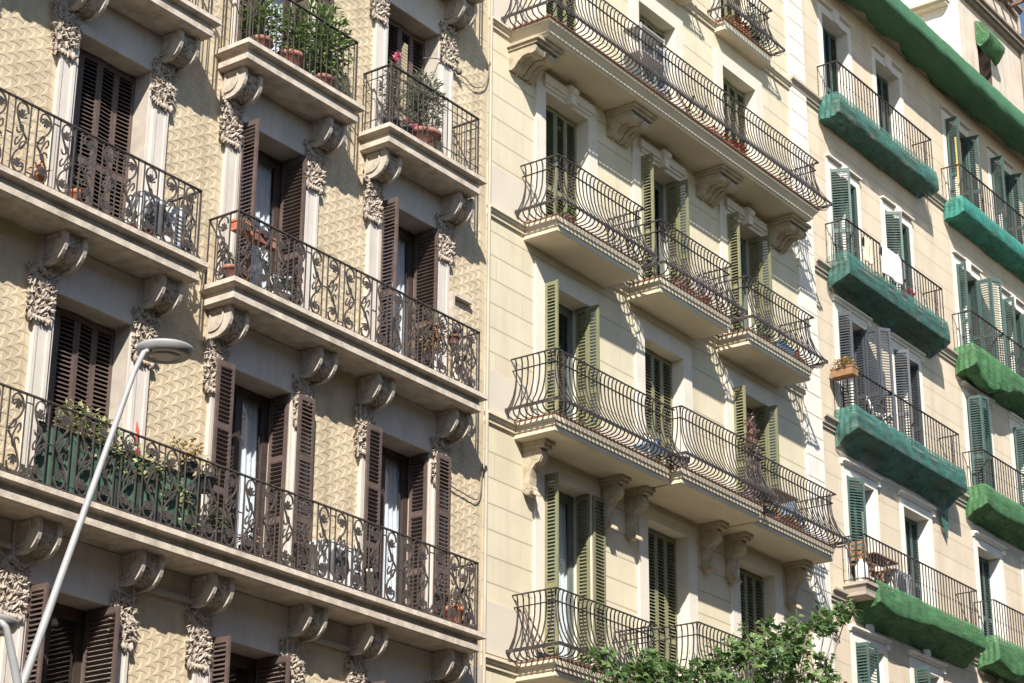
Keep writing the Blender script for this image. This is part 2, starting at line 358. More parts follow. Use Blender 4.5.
def french_window(parent, x0, x1, zb, zt, y, wood, curtain=0, transom=None, panel=.45):
    b = MB(); f = .07; xm = (x0+x1)/2
    b.box(x0, x0+f, y, y+.07, zb, zt); b.box(x1-f, x1, y, y+.07, zb, zt); b.box(x0+f, x1-f, y, y+.07, zt-.08, zt)
    b.box(xm-.055, xm+.055, y-.012, y+.06, zb, zt-.08); b.box(x0+f, xm-.055, y+.004, y+.05, zb, zb+panel); b.box(xm+.055, x1-f, y+.004, y+.05, zb, zb+panel)
    for a, c in ((x0+f, xm-.055), (xm+.055, x1-f)):
        b.box(a, a+.05, y+.006, y+.05, zb+panel, zt-.08); b.box(c-.05, c, y+.006, y+.05, zb+panel, zt-.08); b.box(a+.05, c-.05, y+.006, y+.05, zt-.16, zt-.08)
        if transom: b.box(a+.05, c-.05, y+.008, y+.048, zb+transom-.02, zb+transom+.02)
    o = b.build('french_window', wood, parent)
    g = MB()
    for a, c in ((x0+f+.05, xm-.105), (xm+.105, x1-f-.05)): g.quad((a,y+.03,zb+panel), (c,y+.03,zb+panel), (c,y+.03,zt-.16), (a,y+.03,zt-.16))
    g.build('pane', M['glass'], o)
    if curtain:
        c = MB(); n = 40; ph = R(0,6)
        for k, (a, e) in enumerate(((x0+.08, xm-.03), (xm+.0, x1-.08))):
            if curtain == 2 and k == 0: a = a+.12
            base = len(c.v)
            for i in range(n+1):
                t = i/n; x = a+(e-a)*t; yy = y+.10+.025*math.sin(t*34+ph)+.012*math.sin(t*71+ph)
                c.v += [(x, yy+.01*math.sin(t*20), zb+.03), (x, yy, (zb+zt)/2), (x, y+.13+.012*math.sin(t*34+ph), zt-.1)]
            for i in range(n):
                for j in range(2): c.face((base+i*3+j, base+i*3+3+j, base+i*3+4+j, base+i*3+1+j), True)
        c.build('curtain', M['curtain'], o)
    return o

def sides(x0, x1, d):
    """rail run left - front - right: list of (origin, along, outward, length)"""
    return [((x0,0),(0,-1),(-1,0),d), ((x0,-d),(1,0),(0,-1),x1-x0), ((x1,-d),(0,1),(1,0),d)]
def mapper(seg):
    (ox,oy),(ax,ay),(nx,ny),L = seg
    return lambda u, o, z: (ox+ax*u+nx*o, oy+ay*u+ny*o, z)

def smooth(P):
    out = []
    for i in range(len(P)-1):
        a, c, d, e = P[max(i-1,0)], P[i], P[i+1], P[min(i+2,len(P)-1)]
        for t in (0, .5):
            out.append(tuple(.5*(2*c[k]+(d[k]-a[k])*t+(2*a[k]-5*c[k]+4*d[k]-e[k])*t*t+(3*c[k]-a[k]-3*d[k]+e[k])*t**3) for k in (0,1)))
    return out+[P[-1]]
HOOK_T = [(.215,.855),(.215,.90),(.19,.95),(.135,.975),(.07,.95),(.035,.88),(.045,.80),(.09,.70),(.16,.59),(.235,.50)]
HOOK_B = [(.235,.47),(.15,.37),(.06,.27),(.028,.17),(.05,.075),(.115,.03),(.18,.05),(.21,.11),(.20,.17)]
TEND = [(.055,.585),(.075,.555),(.115,.56),(.125,.61),(.10,.665),(.15,.66),(.165,.56),(.13,.47),(.09,.40),(.055,.37),(.045,.43),(.085,.49)]
TEND2 = [(.225,.49),(.19,.40),(.15,.345),(.12,.37),(.15,.44),(.20,.47)]
FAN = [(0,0),(-.022,.02),(-.055,.085),(-.04,.10),(-.026,.085),(-.028,.125),(-.012,.13),(0,.10),(.012,.13),(.028,.125),(.026,.085),(.04,.10),(.055,.085),(.022,.02)]
def scroll_rail(parent, x0, x1, d, zt, h, m, skip_left=False, skip_right=False, plain=False):
    b = MB()
    for si, seg in enumerate(sides(x0, x1, d)):
        if (si == 0 and skip_left) or (si == 2 and skip_right): continue
        f = mapper(seg); L = seg[3]; z0 = zt+.03
        P = lambda u, v, o=0: f(u, o, z0+v*(h-.03))
        b.bar(f(0,0,zt+h), f(L,0,zt+h), .045, .018); b.bar(f(0,0,zt+.045), f(L,0,zt+.045), .03, .014)
        b.bar(f(0,0,zt), f(0,0,zt+h), .022, .022)
        if si == 2: b.bar(f(L,0,zt), f(L,0,zt+h), .022, .022)
        if plain:
            n = max(2, round(L/.125))
            for i in range(n):
                u = L*(i+.5)/n; b.bar(f(u,0,zt+.04), f(u,0,zt+h), .012, .012)
            if plain == 2:
                b.bar(f(0,0,zt+h-.16), f(L,0,zt+h-.16), .012, .012); b.bar(f(0,0,zt+.2), f(L,0,zt+.2), .012, .012)
                for i in range(0, n-1, 3):
                    u = L*(i+.5)/n; w = L/n
                    for v in (.34, .52, .70): b.bar(f(u,0,zt+h*v), f(u+w,0,zt+h*v), .011, .011)
            continue
        n = max(1, round(L/.385)); p = L/n
        for i in range(n):
            u0 = p*i+(p-.255)/2
            flip = i % 2
            U = (lambda u: u0+.255-u*1.0) if flip else (lambda u: u0+u)
            for uu in (u0-.004, u0+.259): b.bar(f(uu,0,zt+.04), f(uu,0,zt+h), .018, .014)
            # alternate panels are also turned upside down, as cast in handed pairs
            V = (lambda v: 1-v) if flip else (lambda v: v)
            for path, r in ((HOOK_T,.0145),(HOOK_B,.0145),(TEND,.0125),(TEND2,.012)):
                b.tube([P(U(a), V(c)) for a, c in smooth(path)], r, 4)
            for (fu, fv, s) in ((.125,.755,1), (.12,.09,1)):
                for ang in (-62, -34, -10, 10, 34, 62):
                    ca, sa = math.cos(math.radians(ang)), math.sin(math.radians(ang)); Lp = .135-.0007*abs(ang)
                    pet = [(0,0),(-.011,Lp*.6),(-.013,Lp*.9),(0,Lp),(.013,Lp*.9),(.011,Lp*.6)]
                    poly = [(U(fu+x*ca+y*sa), V(fv-x*sa+y*ca)) for x, y in pet]
                    b.prism(poly, lambda a, c, t: f(a, t, z0+c*(h-.03)), -.007, .007)
            b.lathe([(.004,-.012),(.014,0),(.004,.012)], P(U(.05), V(.60)), 6)
            # collars tying the panels
            lv = (.90, .5, .08)[i % 3]
            if i < n-1: b.bar(P(u0+.259, lv), P(u0+p-.004, lv), .02, .012)
    return b.build('railing', m, parent)

BELLY = [(.09,1.085),(.07,1.105),(.035,1.09),(.015,1.03),(.01,.92),(.015,.78),(.035,.62),(.10,.40),(.19,.24),(.25,.14),(.258,.08),(.215,.025),(.12,.0),(-.01,.012)]
def belly_rail(parent, x0, x1, d, zt, m, left=True, right=True, left_from=0, h=1.0, sp=.118):
    b = MB()
    for si, seg in enumerate(sides(x0, x1, d)):
        if (si == 0 and not left) or (si == 2 and not right): continue
        if si == 0 and left_from: seg = ((x0,-left_from),(0,-1),(-1,0),d-left_from)
        if si == 2 and left_from: seg = ((x1,-d),(0,1),(1,0),d-left_from)
        f = mapper(seg); L = seg[3]
        e0 = -1 if si in (1,2) else 0; e1 = 1 if si in (0,1) else 0
        for o, z, w, t in ((.09,1.09,.022,.022), (.035,.90,.03,.014), (.268,.13,.018,.055)):
            b.bar(f(e0*max(o,0), o, zt+z*h), f(L+e1*max(o,0), o, zt+z*h), w, t)
        n = max(2, round(L/sp))
        for i in range(n):
            u = L*(i+.5)/n
            b.tube([f(u, o, zt+z*h) for o, z in BELLY], .0125, 4)
        if si == 1:   # bars fanning round the two corners
            for cx, cy, sx in ((x0,-d,-1), (x1,-d,1)):
                for a in (30, 60):
                    ca, sa = math.cos(math.radians(a)), math.sin(math.radians(a))
                    b.tube([(cx+sx*o*ca*1.25, cy-o*sa*1.25, zt+z*h) for o, z in BELLY], .0115, 4)
    return b.build('railing', m, parent)

def plain_rail(parent, x0, x1, d, zt, h, m, sp=.145):
    b = MB()
    for si, seg in enumerate(sides(x0, x1, d)):
        f = mapper(seg); L = seg[3]
        b.bar(f(0,0,zt+h), f(L,0,zt+h), .045, .016); b.bar(f(0,0,zt+.07), f(L,0,zt+.07), .03, .012)
        n = max(2, round(L/sp))
        for i in range(n+1):
            if i == n: continue
            u = L*i/n; b.bar(f(u,0,zt), f(u,0,zt+h), .019, .019)
            b.lathe([(.009,-.03),(.024,0),(.008,.03)], f(u,0,zt+h*.52), 5)
    return b.build('railing', m, parent)

# ================================================================== LEFT BUILDING
LB = thing('apartment_building', 'tan apartment building with raised three-pointed star plaster and brown louvred shutters', 'building', (20.2, 0, -1.6), world=True)
LX = [17.82, 21.05, 24.30]
LF = {1: (4.20, 7.02), 2: (8.05, 10.91), 3: (11.92, 14.78), 4: (15.70, 18.40), 5: (19.40, 22.3), 6: (23.2, 26.0)}
LEFTX, RIGHTX = 12.0, 26.38
holes = [(c-.67, c+.67, zb, zl) for c in [14.57]+LX for f, (zb, zl) in LF.items()]

def star_relief(b):
    """raised three-pointed stars cast into the render, on a triangular lattice"""
    s = .1775; dx = s*math.sqrt(3)/2; RR = .122; rr = .047
    tips = [math.radians(a) for a in (90, 210, 330)]
    out = []
    for k in range(3):
        a0, a1 = tips[k], tips[(k+1) % 3]
        if a1 < a0: a1 += 2*PI
        p0 = Vector((math.cos(a0), math.sin(a0)))*RR; p1 = Vector((math.cos(a1), math.sin(a1)))*RR
        am = (a0+a1)/2; pm = Vector((math.cos(am), math.sin(am)))*rr
        ctrl = pm*2-(p0+p1)/2
        tdir = Vector((-math.sin(a0), math.cos(a0)))*.011
        for i in range(6):
            t = i/6; q = p0*(1-t)**2+ctrl*2*t*(1-t)+p1*t*t
            if i == 0: out.append(q-tdir); q = q+tdir
            out.append(q)
    i = 0; x = 15.3
    blocked = [(c-1.0, c+1.0, zb-.3, zl+1.2) for c in LX for f, (zb, zl) in LF.items()]
    col = 0
    while x < RIGHTX-.10:
        z = 5.2+(s/2 if col % 2 else 0)
        while z < 20.3:
            if not any(h[0] < x < h[1] and h[2] < z < h[3] for h in blocked) and not any(abs(z-(zb-.15)) < .22 for zb, _ in LF.values()):
                n = len(b.v); jx = R(-.002,.002); h = R(.0026,.0042)
                for q in out: b.v.append((x+jx+q.x, 0.001, z+q.y))
                for q in out: b.v.append((x+jx+q.x*.93, -h, z+q.y*.93))
                k = len(out)
                b.v.append((x+jx, -h-.004, z))
                for i in range(k):
                    b.face((n+i, n+(i+1) % k, n+k+(i+1) % k, n+k+i)); b.face((n+k+i, n+k+(i+1) % k, n+2*k))
            z += s
        x += dx; col += 1
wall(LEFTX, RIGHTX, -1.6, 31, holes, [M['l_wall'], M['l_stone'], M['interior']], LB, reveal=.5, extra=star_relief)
# dark edge pipe joint
SL = [(.04,0),(.075,-.01),(.082,-.085),(.06,-.095),(-.03,-.115),(-.04,-.188),(.0,-.198),(.0,-.288),(-.03,-.31)]

def make_capital(seed):
    rng = random.Random(seed)
    cap_b = MB()     # carved capital, one shared mesh
    cap_b.prism([(-.155,-.42),(.155,-.42),(.18,.0),(.20,.27),(-.20,.27),(-.18,0)], lambda a, c, t: (a, t, c), -.055, .02)
    for i in range(150):
        z = rng.uniform(-.40, .25); w = .155+.045*(z+.42)/.78
        x = rng.uniform(-w, w); a = rng.uniform(0, 2*PI)
        cap_b.curl((x, -.052-rng.uniform(0,.015), z), (math.cos(a), rng.uniform(-.15,.05), math.sin(a)-.25), (rng.uniform(-.2,.2), -1, rng.uniform(-.2,.2)), rng.uniform(.07,.14), rng.uniform(.03,.05), rng.uniform(.016,.04))
    for i in range(26):
        z = rng.uniform(-.40,.3); sx = -1 if i % 2 else 1
        cap_b.curl((sx*(.16+.04*(z+.4)/.7), -.02-.03*rng.random(), z), (sx*.25, -.2, rng.uniform(-1,.4)), (sx,-.4,0), .08, .035, .03)
    for k in range(7): cap_b.curl((-.13+.043*k, -.05, -.37), ((k-3)*.12, -.12, -1), (0,-1,-.2), .09, .045, .045)
    for sx in (-1, 1): cap_b.tube([(sx*.15,-.05,-.50),(sx*.16,-.075,-.43),(sx*.16,-.06,-.36)], [.015,.034,.022], 6)
    return cap_b.mesh('capital', M['l_carve'])
def make_corbel(seed):
    rng = random.Random(seed)
    cor_b = MB()     # scrolled balcony corbel with a carved face
    arc = [(-.0,0),(-.40,0),(-.41,-.06)]+[(-.06-.36*math.cos(math.radians(a))**.72, -.07-.34*math.sin(math.radians(a))**.8) for a in (6,18,30,42,54,66,76,84,90)]+[(0,-.40)]
    cor_b.prism([(y*.90, z*.93) for y, z in arc], lambda a, c, t: (t, a, c), -.14, .14)
    rim = [(y*1.03-.02 if y < -.01 else y, z*1.06) for y, z in arc]
    for x0, x1 in ((-.19,-.135), (.135,.19)): cor_b.prism(rim, lambda a, c, t: (t, a, c), x0, x1)
    for sx in (-1, 1):   # recessed side panel border
        pts = [(-.06,-.05),(-.30,-.05)]+[(-.08-.23*math.cos(math.radians(a))**.72, -.08-.25*math.sin(math.radians(a))**.8) for a in range(10, 91, 16)]+[(-.06,-.33),(-.06,-.05)]
        cor_b.tube([(sx*.197, y, z) for y, z in pts], .022, 4)
    cor_b.cur = 1
    for i in range(46):
        a = math.radians(rng.uniform(2, 84)); y = (-.06-.36*math.cos(a)**.72)*.90; z = (-.07-.34*math.sin(a)**.8)*.93; t = rng.uniform(0, 2*PI)
        nrm = (0, -math.cos(a), -math.sin(a)); tg = Vector((0, math.sin(a), -math.cos(a)))
        cor_b.curl((rng.uniform(-.10,.10), y, z), tg*math.sin(t)+Vector((math.cos(t),0,0)), nrm, rng.uniform(.05,.09), rng.uniform(.025,.04), rng.uniform(.02,.04))
    return cor_b.mesh('corbel', [M['l_corb'], M['l_carve']])
CAPS = [make_capital(k) for k in (5, 8, 13, 21)]
CORS = [make_corbel(k) for k in (2, 4, 6, 9)]
for c in [14.57]+LX:
    for f, (zb, zl) in LF.items():
        if f == 6: continue
        nxt = LF[f+1][0]
        ct = nxt-.32
        b = MB()
        for sx in (-1, 1):
            xi, xo = c+sx*.74, c+sx*1.02
            a, e = min(xi,xo), max(xi,xo); zt = ct-.002
            b.box(a, e, -.045, .0, zb+.02, zt)
            for w0, w1 in ((a, a+.055), (e-.055, e)): b.box(w0, w1, -.062, -.043, zb+.3, zl-.42)
            b.box(a-.012, e+.012, -.075, 0.0, zb+.02, zb+.3)
            j0, j1 = sorted((c+sx*.67, c+sx*.742)); b.box(j0, j1, -.02, .0, zb+.02, zl)
        b.box(c-.738, c+.738, -.03, .0, zl+.002, ct-.004)
        o = b.build('door_surround', M['l_pil'], LB)
        for sx in (-1, 1):
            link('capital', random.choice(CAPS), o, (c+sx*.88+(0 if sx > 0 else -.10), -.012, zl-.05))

def lshut(c, zb, zl, mode):
    h = zl-zb-.06; z = zb+.03; m = M['l_shut']; F = (.33,.66)
    if mode == 'closed':
        for i in range(4):
            a = 5 if i % 2 == 0 else -5
            w = .333
            x = c-.667+i*.334
            shutter(LB, m, x, .30+(.0 if i % 2 == 0 else .029), z, w, h, a)
        return
    if mode == 'flat':
        for sx, a in ((-1, 180), (1, 0)):
            shutter(LB, m, c+sx*.65, .02, z, .33, h, 90, F)
            shutter(LB, m, c+sx*.685, -.155, z, .335, h, a, F)
    if mode == 'perp':
        shutter(LB, m, c-.655, -.0, z, .33, h, -90); shutter(LB, m, c-.62, .01, z, .33, h, 90)
        shutter(LB, m, c+.655, -.10, z, .47, h, 90)
    if mode == 'half':
        shutter(LB, m, c-.645, .0, z, .33, h, -90); shutter(LB, m, c-.62, .01, z, .33, h, 90)
        shutter(LB, m, c+.645, -.24, z, .58, h, 91)
modes = {(0,3):'closed',(0,2):'closed',(0,1):'half',(1,3):'perp',(2,3):'perp',(1,2):'flat',(2,2):'flat',(1,1):'half',(2,1):'half',(2,4):'closed',(1,4):'flat',(0,4):'closed'}
for (i, f), md in modes.items():
    c = LX[i]; zb, zl = LF[f]
    lshut(c, zb, zl, md)
    french_window(LB, c-.668, c+.668, zb+.01, zl-.002, .40, M['l_wood'], curtain=0 if (md in ('closed',) or f == 1) else 2)
# balconies: (x0, x1, floor, corbel bays, rail style)
def lbalcony(x0, x1, f, bays, style, h=1.06, skl=False):
    zt = LF[f][0]; d = .60
    o = slab(x0-.02, x1+.02, d, zt, SL, [M['l_slab']], LB)
    if style: scroll_rail(o, x0+.02, x1-.02, d-.03, zt, h, M['iron'], skip_left=skl, plain={'scroll':0,'plain':1,'deco':2}[style])
    for c in bays:
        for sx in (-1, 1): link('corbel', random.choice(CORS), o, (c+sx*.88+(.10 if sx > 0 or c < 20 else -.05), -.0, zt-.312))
    return o
lbalcony(12.6, 19.10, 3, [14.57, LX[0]], 'scroll')
lbalcony(19.82, 25.50, 3, [LX[1], LX[2]], 'scroll')
BB = lbalcony(12.6, 25.54, 2, [14.57]+LX, 'scroll', 1.1)
lbalcony(12.6, 19.06, 4, [14.57, LX[0]], 'plain')
lbalcony(19.82, 22.26, 4, [LX[1]], 'plain', 1.1)
lbalcony(23.06, 25.40, 4, [LX[2]], 'deco', 1.1)
lbalcony(12.6, 19.06, 5, [14.57, LX[0]], 'plain')
lbalcony(19.82, 22.26, 5, [LX[1]], 'plain')
lbalcony(23.06, 25.46, 5, [LX[2]], 'plain')
# frieze moulding under the long balcony, and string course at roof level
for a, e in ((LX[0]+1.06, LX[1]-1.06), (LX[1]+1.06, LX[2]-1.06), (LX[2]+1.06, RIGHTX-.02), (15.7, LX[0]-1.06)):
    b = MB(); b.prism([(0,7.36),(-.075,7.36),(-.075,7.42),(-.035,7.43),(-.035,7.73),(0,7.73)], lambda p, q, t: (t, p, q), a, e); b.build('frieze', M['l_stone'], LB)

# ================================================================== MIDDLE BUILDING
MBD = thing('apartment_building', 'yellow cream apartment building with bellied iron balcony rails and olive green shutters', 'building', (32.2, 0, -1.6), world=True)
MX = [28.75, 31.92, 35.13]
MF = {1: (8.00, 11.40), 2: (12.07, 14.92), 3: (15.80, 18.68), 4: (19.43, 22.12), 5: (23.02, 25.8), 0: (4.2, 7.3)}
MR = 38.10
mh = [(c-.68, c+.68, zb, zl) for c in MX for (zb, zl) in MF.values()]
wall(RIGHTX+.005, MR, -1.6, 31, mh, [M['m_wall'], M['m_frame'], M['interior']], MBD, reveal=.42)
DADO = [(8.0, 8.86), (11.93, 12.80), (15.69, 16.58), (19.35, 20.2)]
segs = [(RIGHTX+.01, MX[0]-.985), (MX[0]+.985, MX[1]-.985), (MX[1]+.985, MX[2]-.985), (MX[2]+.985, 37.36)]
for z0, z1 in DADO:
    for a, e in segs: b = MB(); b.box(a, e, -.014, 0, z0+.02, z1); b.build('dado', M['m_dado'], MBD)
for z in (7.86, 11.93, 15.66, 19.33, 22.91):
    b = MB(); b.prism([(0,-.07),(-.04,-.07),(-.04,0),(-.07,0),(-.07,.045),(-.105,.05),(-.105,.085),(-.06,.10),(0,.10)], lambda p, q, t: (t, p, z+q), RIGHTX+.01, 37.36)
    b.build('string_course', M['m_trim'], MBD)
b = MB()   # grooved end pilaster
z = 4.0
while z < 29: b.box(37.38, MR-.02, -.06, 0, z+.022, z+.47); z += .47
b.box(37.40, MR-.04, -.035, 0, 4, 29)
b.build('quoin', M['r_trim'], MBD)

for c in MX:
    for f, (zb, zl) in MF.items():
        if f == 0: continue
        b = MB(); top = min(zl+.30, {1:11.62,2:15.3,3:19.06,4:22.5,5:26.3}[f])
        for sx in (-1, 1):
            a, e = sorted((c+sx*.68, c+sx*.975)); b.box(a, e, -.045, 0, zb+.01, top)
        b.box(c-.68, c+.68, -.045, 0, zl, top)
        if f == 3:   # dentilled hood with a keystone
            b.box(c-.80, c+.80, -.12, -.045, top-.16, top-.002)
            b.box(c-.74, c+.74, -.085, -.045, top-.22, top-.162)
            b.prism([(-.11,.36),(.11,.36),(.075,0),(-.075,0)], lambda p, q, t: (c+p, t, zl-.02+q), -.20, -.02)
            b.lathe([(.03,-.085),(.075,-.08),(.075,.08),(.03,.085)], (c, -.19, zl+.24), 12, axis=Matrix.Rotation(PI/2, 3, 'Y'))
        b.build('door_surround', M['m_frame'], MBD)

def mshut(c, zb, zl, mode, m, par, hw=.68, left=True):
    h = zl-zb-.05; z = zb+.02; w = hw/2-.005
    if mode == 'closed':
        for i in range(4):
            shutter(par, m, c-hw+.003+i*hw/2, .24+(.0 if i % 2 == 0 else .02), z, w, h, 3.5 if i % 2 == 0 else -3.5)
        return
    if left: shutter(par, m, c-hw-.01, -.045, z, w*.80, h, -91)
    shutter(par, m, c-hw+.05, .02, z, w*.6, h, 90)
    shutter(par, m, c+hw-.02, .24, z, .26, h, -90)
    if mode == 'perp': shutter(par, m, c+hw-.03, -.02, z, w*.72, h, -90)
    if mode == 'flat': shutter(par, m, c+hw+.02, -.07, z, w+.02, h, 0)
    if mode == 'angled': shutter(par, m, c+hw-.02, -.03, z, w, h, -60)
mm = {(0,4):'closed',(1,4):'closed',(2,4):'closed',(0,3):'closed',(1,3):'perp',(2,3):'perp',(0,2):'perp',(1,2):'closed',(2,2):'perp',(0,1):'flat',(1,1):'closed',(2,1):'closed',(2,5):'closed',(1,5):'closed'}
for (i, f), md in mm.items():
    zb, zl = MF[f]; c = MX[i]; mshut(c, zb, zl, md, M['m_shut'], MBD)
    french_window(MBD, c-.678, c+.678, zb+.01, zl-.002, .33, M['m_door'], curtain=1 if (i, f) == (0, 1) else 0, transom=None)

SM = [(.0,0),(.012,-.002),(.012,-.026),(.0,-.028),(.0,-.125),(-.024,-.132),(-.024,-.20),(-.05,-.207),(-.05,-.235),(-.036,-.24),(-.036,-.295),(-.06,-.31)]
SM4 = [(.0,0),(.05,-.002),(.05,-.03),(.02,-.032),(.02,-.09),(.0,-.10),(-.02,-.12),(-.06,-.185),(-.07,-.20),(-.07,-.245),(-.10,-.255),(-.12,-.30)]
def mbalcony(x0, x1, d, zt, prof, rail=True, **k):
    o = slab(x0, x1, d, zt, prof, [M['m_trim'], M['m_tile']], MBD, tile=3)
    if rail: belly_rail(o, x0+.03, x1-.03, d-.03, zt, M['iron_dark'], **k)
    return o
# third floor: three separate balconies, second: joined with a projecting centre
for x0, x1 in ((27.42, 30.04), (30.70, 33.20), (33.88, 36.42)): mbalcony(x0, x1, .76, 15.80, SM)
B4 = mbalcony(26.97, 36.72, .90, 19.43, SM4)
F2a = mbalcony(27.18, 30.74, .87, 12.07, SM, right=False)
F2b = mbalcony(30.74, 33.58, 1.09, 12.07, SM, left_from=.87)
F2c = mbalcony(33.58, 36.78, .87, 12.07, SM, left=False)
mbalcony(27.26, 30.10, .82, 8.00, SM); mbalcony(30.42, 33.4, 1.52, 8.00, SM); mbalcony(33.9, 36.5, .82, 8.00, SM)
for c in MX: mbalcony(c-.93, c+.97, .28, 23.05, [(0,0),(.03,-.002),(.03,-.03),(.0,-.032),(0,-.25),(-.02,-.26)])

# console brackets
sb = MB()   # S-scroll bracket under the second-floor balcony
Sc = [(0,0),(-.36,0),(-.40,-.06),(-.40,-.14),(-.35,-.21),(-.27,-.24),(-.20,-.31),(-.16,-.42),(-.15,-.55),(-.19,-.60),(-.19,-.66),(-.14,-.71),(-.06,-.70),(0,-.64)]
sb.prism(Sc, lambda a, c, t: (t, a, c), -.085, .085)
for x0, x1 in ((-.125,-.085), (.085,.125)): sb.prism([(y*.97, z*.985) for y, z in Sc], lambda a, c, t: (t, a, c), x0, x1)
for sx in (-1, 1):
    sb.tube([(sx*.127, -.27+.09*math.cos(t*.5)*(1-t/18), -.12+.09*math.sin(t*.5)*(1-t/18)) for t in range(17)], .012, 4)
    sb.tube([(sx*.127, -.10+.045*math.cos(t*.6), -.63+.045*math.sin(t*.6)) for t in range(12)], .010, 4)
sb.box(-.16, .16, -.46, 0, .0, .06); sb.box(-.19, .19, -.50, 0, .06, .12)
for k in range(5): sb.curl((-.07+.035*k, -.18, -.62), ((k-2)*.2, -.4, -1), (0,-1,-.2), .11, .05, .05)
SCR = sb.mesh('corbel', M['m_corb'])
for par, xs in ((F2a, (27.53, 29.84, 30.62)), (F2b, (33.16,)), (F2c, (34.05, 36.36))):
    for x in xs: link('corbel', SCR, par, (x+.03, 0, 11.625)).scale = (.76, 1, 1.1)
tb = MB()   # twin tapered volute bracket under the fourth-floor balcony
Tc = [(0,0),(-.52,0),(-.57,-.03),(-.59,-.09),(-.56,-.15),(-.49,-.17),(-.40,-.15),(-.30,-.165),(-.20,-.24),(-.13,-.33),(-.06,-.37),(0,-.35)]
for dx in (-.175, .175):
    tb.prism(Tc, lambda a, c, t: (dx+t, a, c-.12), -.135, .135)
    for sx in (-1, 1):
        tb.prism([(y*1.03, z*1.04) for y, z in Tc], lambda a, c, t: (dx+t, a, c-.115), sx*.135-.022, sx*.135+.022)
    for k in range(16):
        t = k/15; tb.lathe([(.0,-.02),(.022,-.012),(.022,.012),(0,.02)], (dx, -.06-.50*t, -.12-.41+.38*t**.75), 6)
tb.box(-.40, .40, -.69, 0, -.06, 0); tb.box(-.36, .36, -.63, 0, -.12, -.06)
TWIN = tb.mesh('corbel', M['m_corb'])
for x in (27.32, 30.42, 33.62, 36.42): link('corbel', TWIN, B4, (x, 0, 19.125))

# ================================================================== RIGHT BUILDING
RB = thing('apartment_building', 'beige apartment building with netted balconies, white window surrounds and teal shutters', 'building', (44.8, 0, -1.6), world=True)
RXC = [39.76, 42.43, 46.25, 48.95]
RF = {5: (23.05, 25.66), 4: (19.10, 21.62), 3: (15.55, 18.12), 2: (11.90, 14.36), 1: (8.2, 10.75), 0: (4.4, 7.0)}
rh = [(c-.63, c+.63, zb, zl) for c in RXC for (zb, zl) in RF.values()]
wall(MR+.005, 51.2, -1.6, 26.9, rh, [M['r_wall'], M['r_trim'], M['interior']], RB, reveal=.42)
for ci, c in enumerate(RXC):
    for f, (zb, zl) in RF.items():
        if f == 0: continue
        b = MB()
        for sx in (-1, 1):
            a, e = sorted((c+sx*.63, c+sx*.80)); b.box(a, e, -.02, 0, zb+.01, zl+.20)
        b.box(c-.63, c+.63, -.02, 0, zl, zl+.20)
        if f >= 4:
            for sx in (-1, 1):
                a, e = sorted((c+sx*.16, c+sx*.80)); b.box(a, e, -.10, 0, zl+.245, zl+.28)
            b.prism([(-.17,.33),(.17,.33),(.13,-.025),(-.13,-.025)], lambda p, q, t: (c+p, t, zl+q), -.075, 0)
        else:
            b.prism([(0,.205),(-.05,.205),(-.06,.25),(-.12,.27),(-.12,.31),(0,.33)], lambda p, q, t: (t, p, zl+q), c-.86, c+.86)
            b.box(c+.75, c+.83, -.09, -.02, zl+.10, zl+.2)
        if f == 1:
            b.lathe([(.0,0),(.17,0),(.19,.03),(.12,.06),(.05,.09)], (c, -.03, zl+.42), 12, axis=Matrix.Rotation(PI/2, 3, 'X'))
        b.build('door_surround', M['r_trim'], RB)
for z in (22.96, 18.84, 15.26, 11.5):
    for a, e in ((37.34 if z > 20 else MR+.01, 38.70), (43.70, 45.10)):
        b = MB(); b.prism([(0,-.08),(-.04,-.08),(-.04,0),(-.075,0),(-.09,.10),(-.15,.13),(-.15,.18),(-.08,.19),(0,.19)], lambda p, q, t: (t, p, z+q), a, e)
        b.build('string_course', M['r_slab'], RB)

T, G = M['r_shut'], M['r_shut2']
def rsh(ci, f, spec):
    c = RXC[ci]; zb, zl = RF[f]; h = zl-zb-.05; z = zb+.02
    for (m, dx, y, w, ang) in spec: shutter(RB, m, c+dx, y, z, w, h, ang, mid=(.38,))
    french_window(RB, c-.628, c+.628, zb+.01, zl-.002, .40, M['m_door'], curtain=1 if (ci, f) in ((2,4),(3,3)) else 0)
CL = lambda m: [(m, -.625+i*.313, .30+(.0 if i % 2 == 0 else .02), .31, 3.5 if i % 2 == 0 else -3.5) for i in range(4)]
rsh(0,5,CL(T)); rsh(1,5,CL(T)); rsh(0,2,CL(T)[2:]+[(T,-.62,.0,.42,-35)]); rsh(1,2,CL(T)); rsh(2,2,CL(T))
PERP = lambda m: [(m,-.61,-.04,.32,-90),(m,.60,.24,.26,-90),(m,.61,-.03,.32,-80)]
rsh(2,5,PERP(T)+[(T,.66,-.05,.31,0)]); rsh(3,5,PERP(T)+[(T,.66,-.05,.31,0)])
rsh(0,4,[(T,-.62,.02,.46,-66),(T,.60,.26,.28,-90)]); rsh(1,4,[(T,-.61,.06,.44,-55),(T,.60,.26,.3,-98)])
rsh(2,4,[(T,-.61,-.03,.24,-92),(T,.60,.25,.28,-90),(T,.61,-.03,.31,-88),(T,.62,-.34,.31,-35)]); rsh(3,4,[(T,-.61,-.03,.3,-90),(T,.60,.25,.27,-90),(T,.61,-.03,.31,-86)])
rsh(0,3,[(G,-.62,.02,.34,-78),(G,.60,.25,.26,-90),(G,.61,-.03,.31,-88),(G,.62,-.34,.30,-38)]); rsh(1,3,[(G,-.61,.04,.38,-66),(G,.60,.26,.3,-95)])
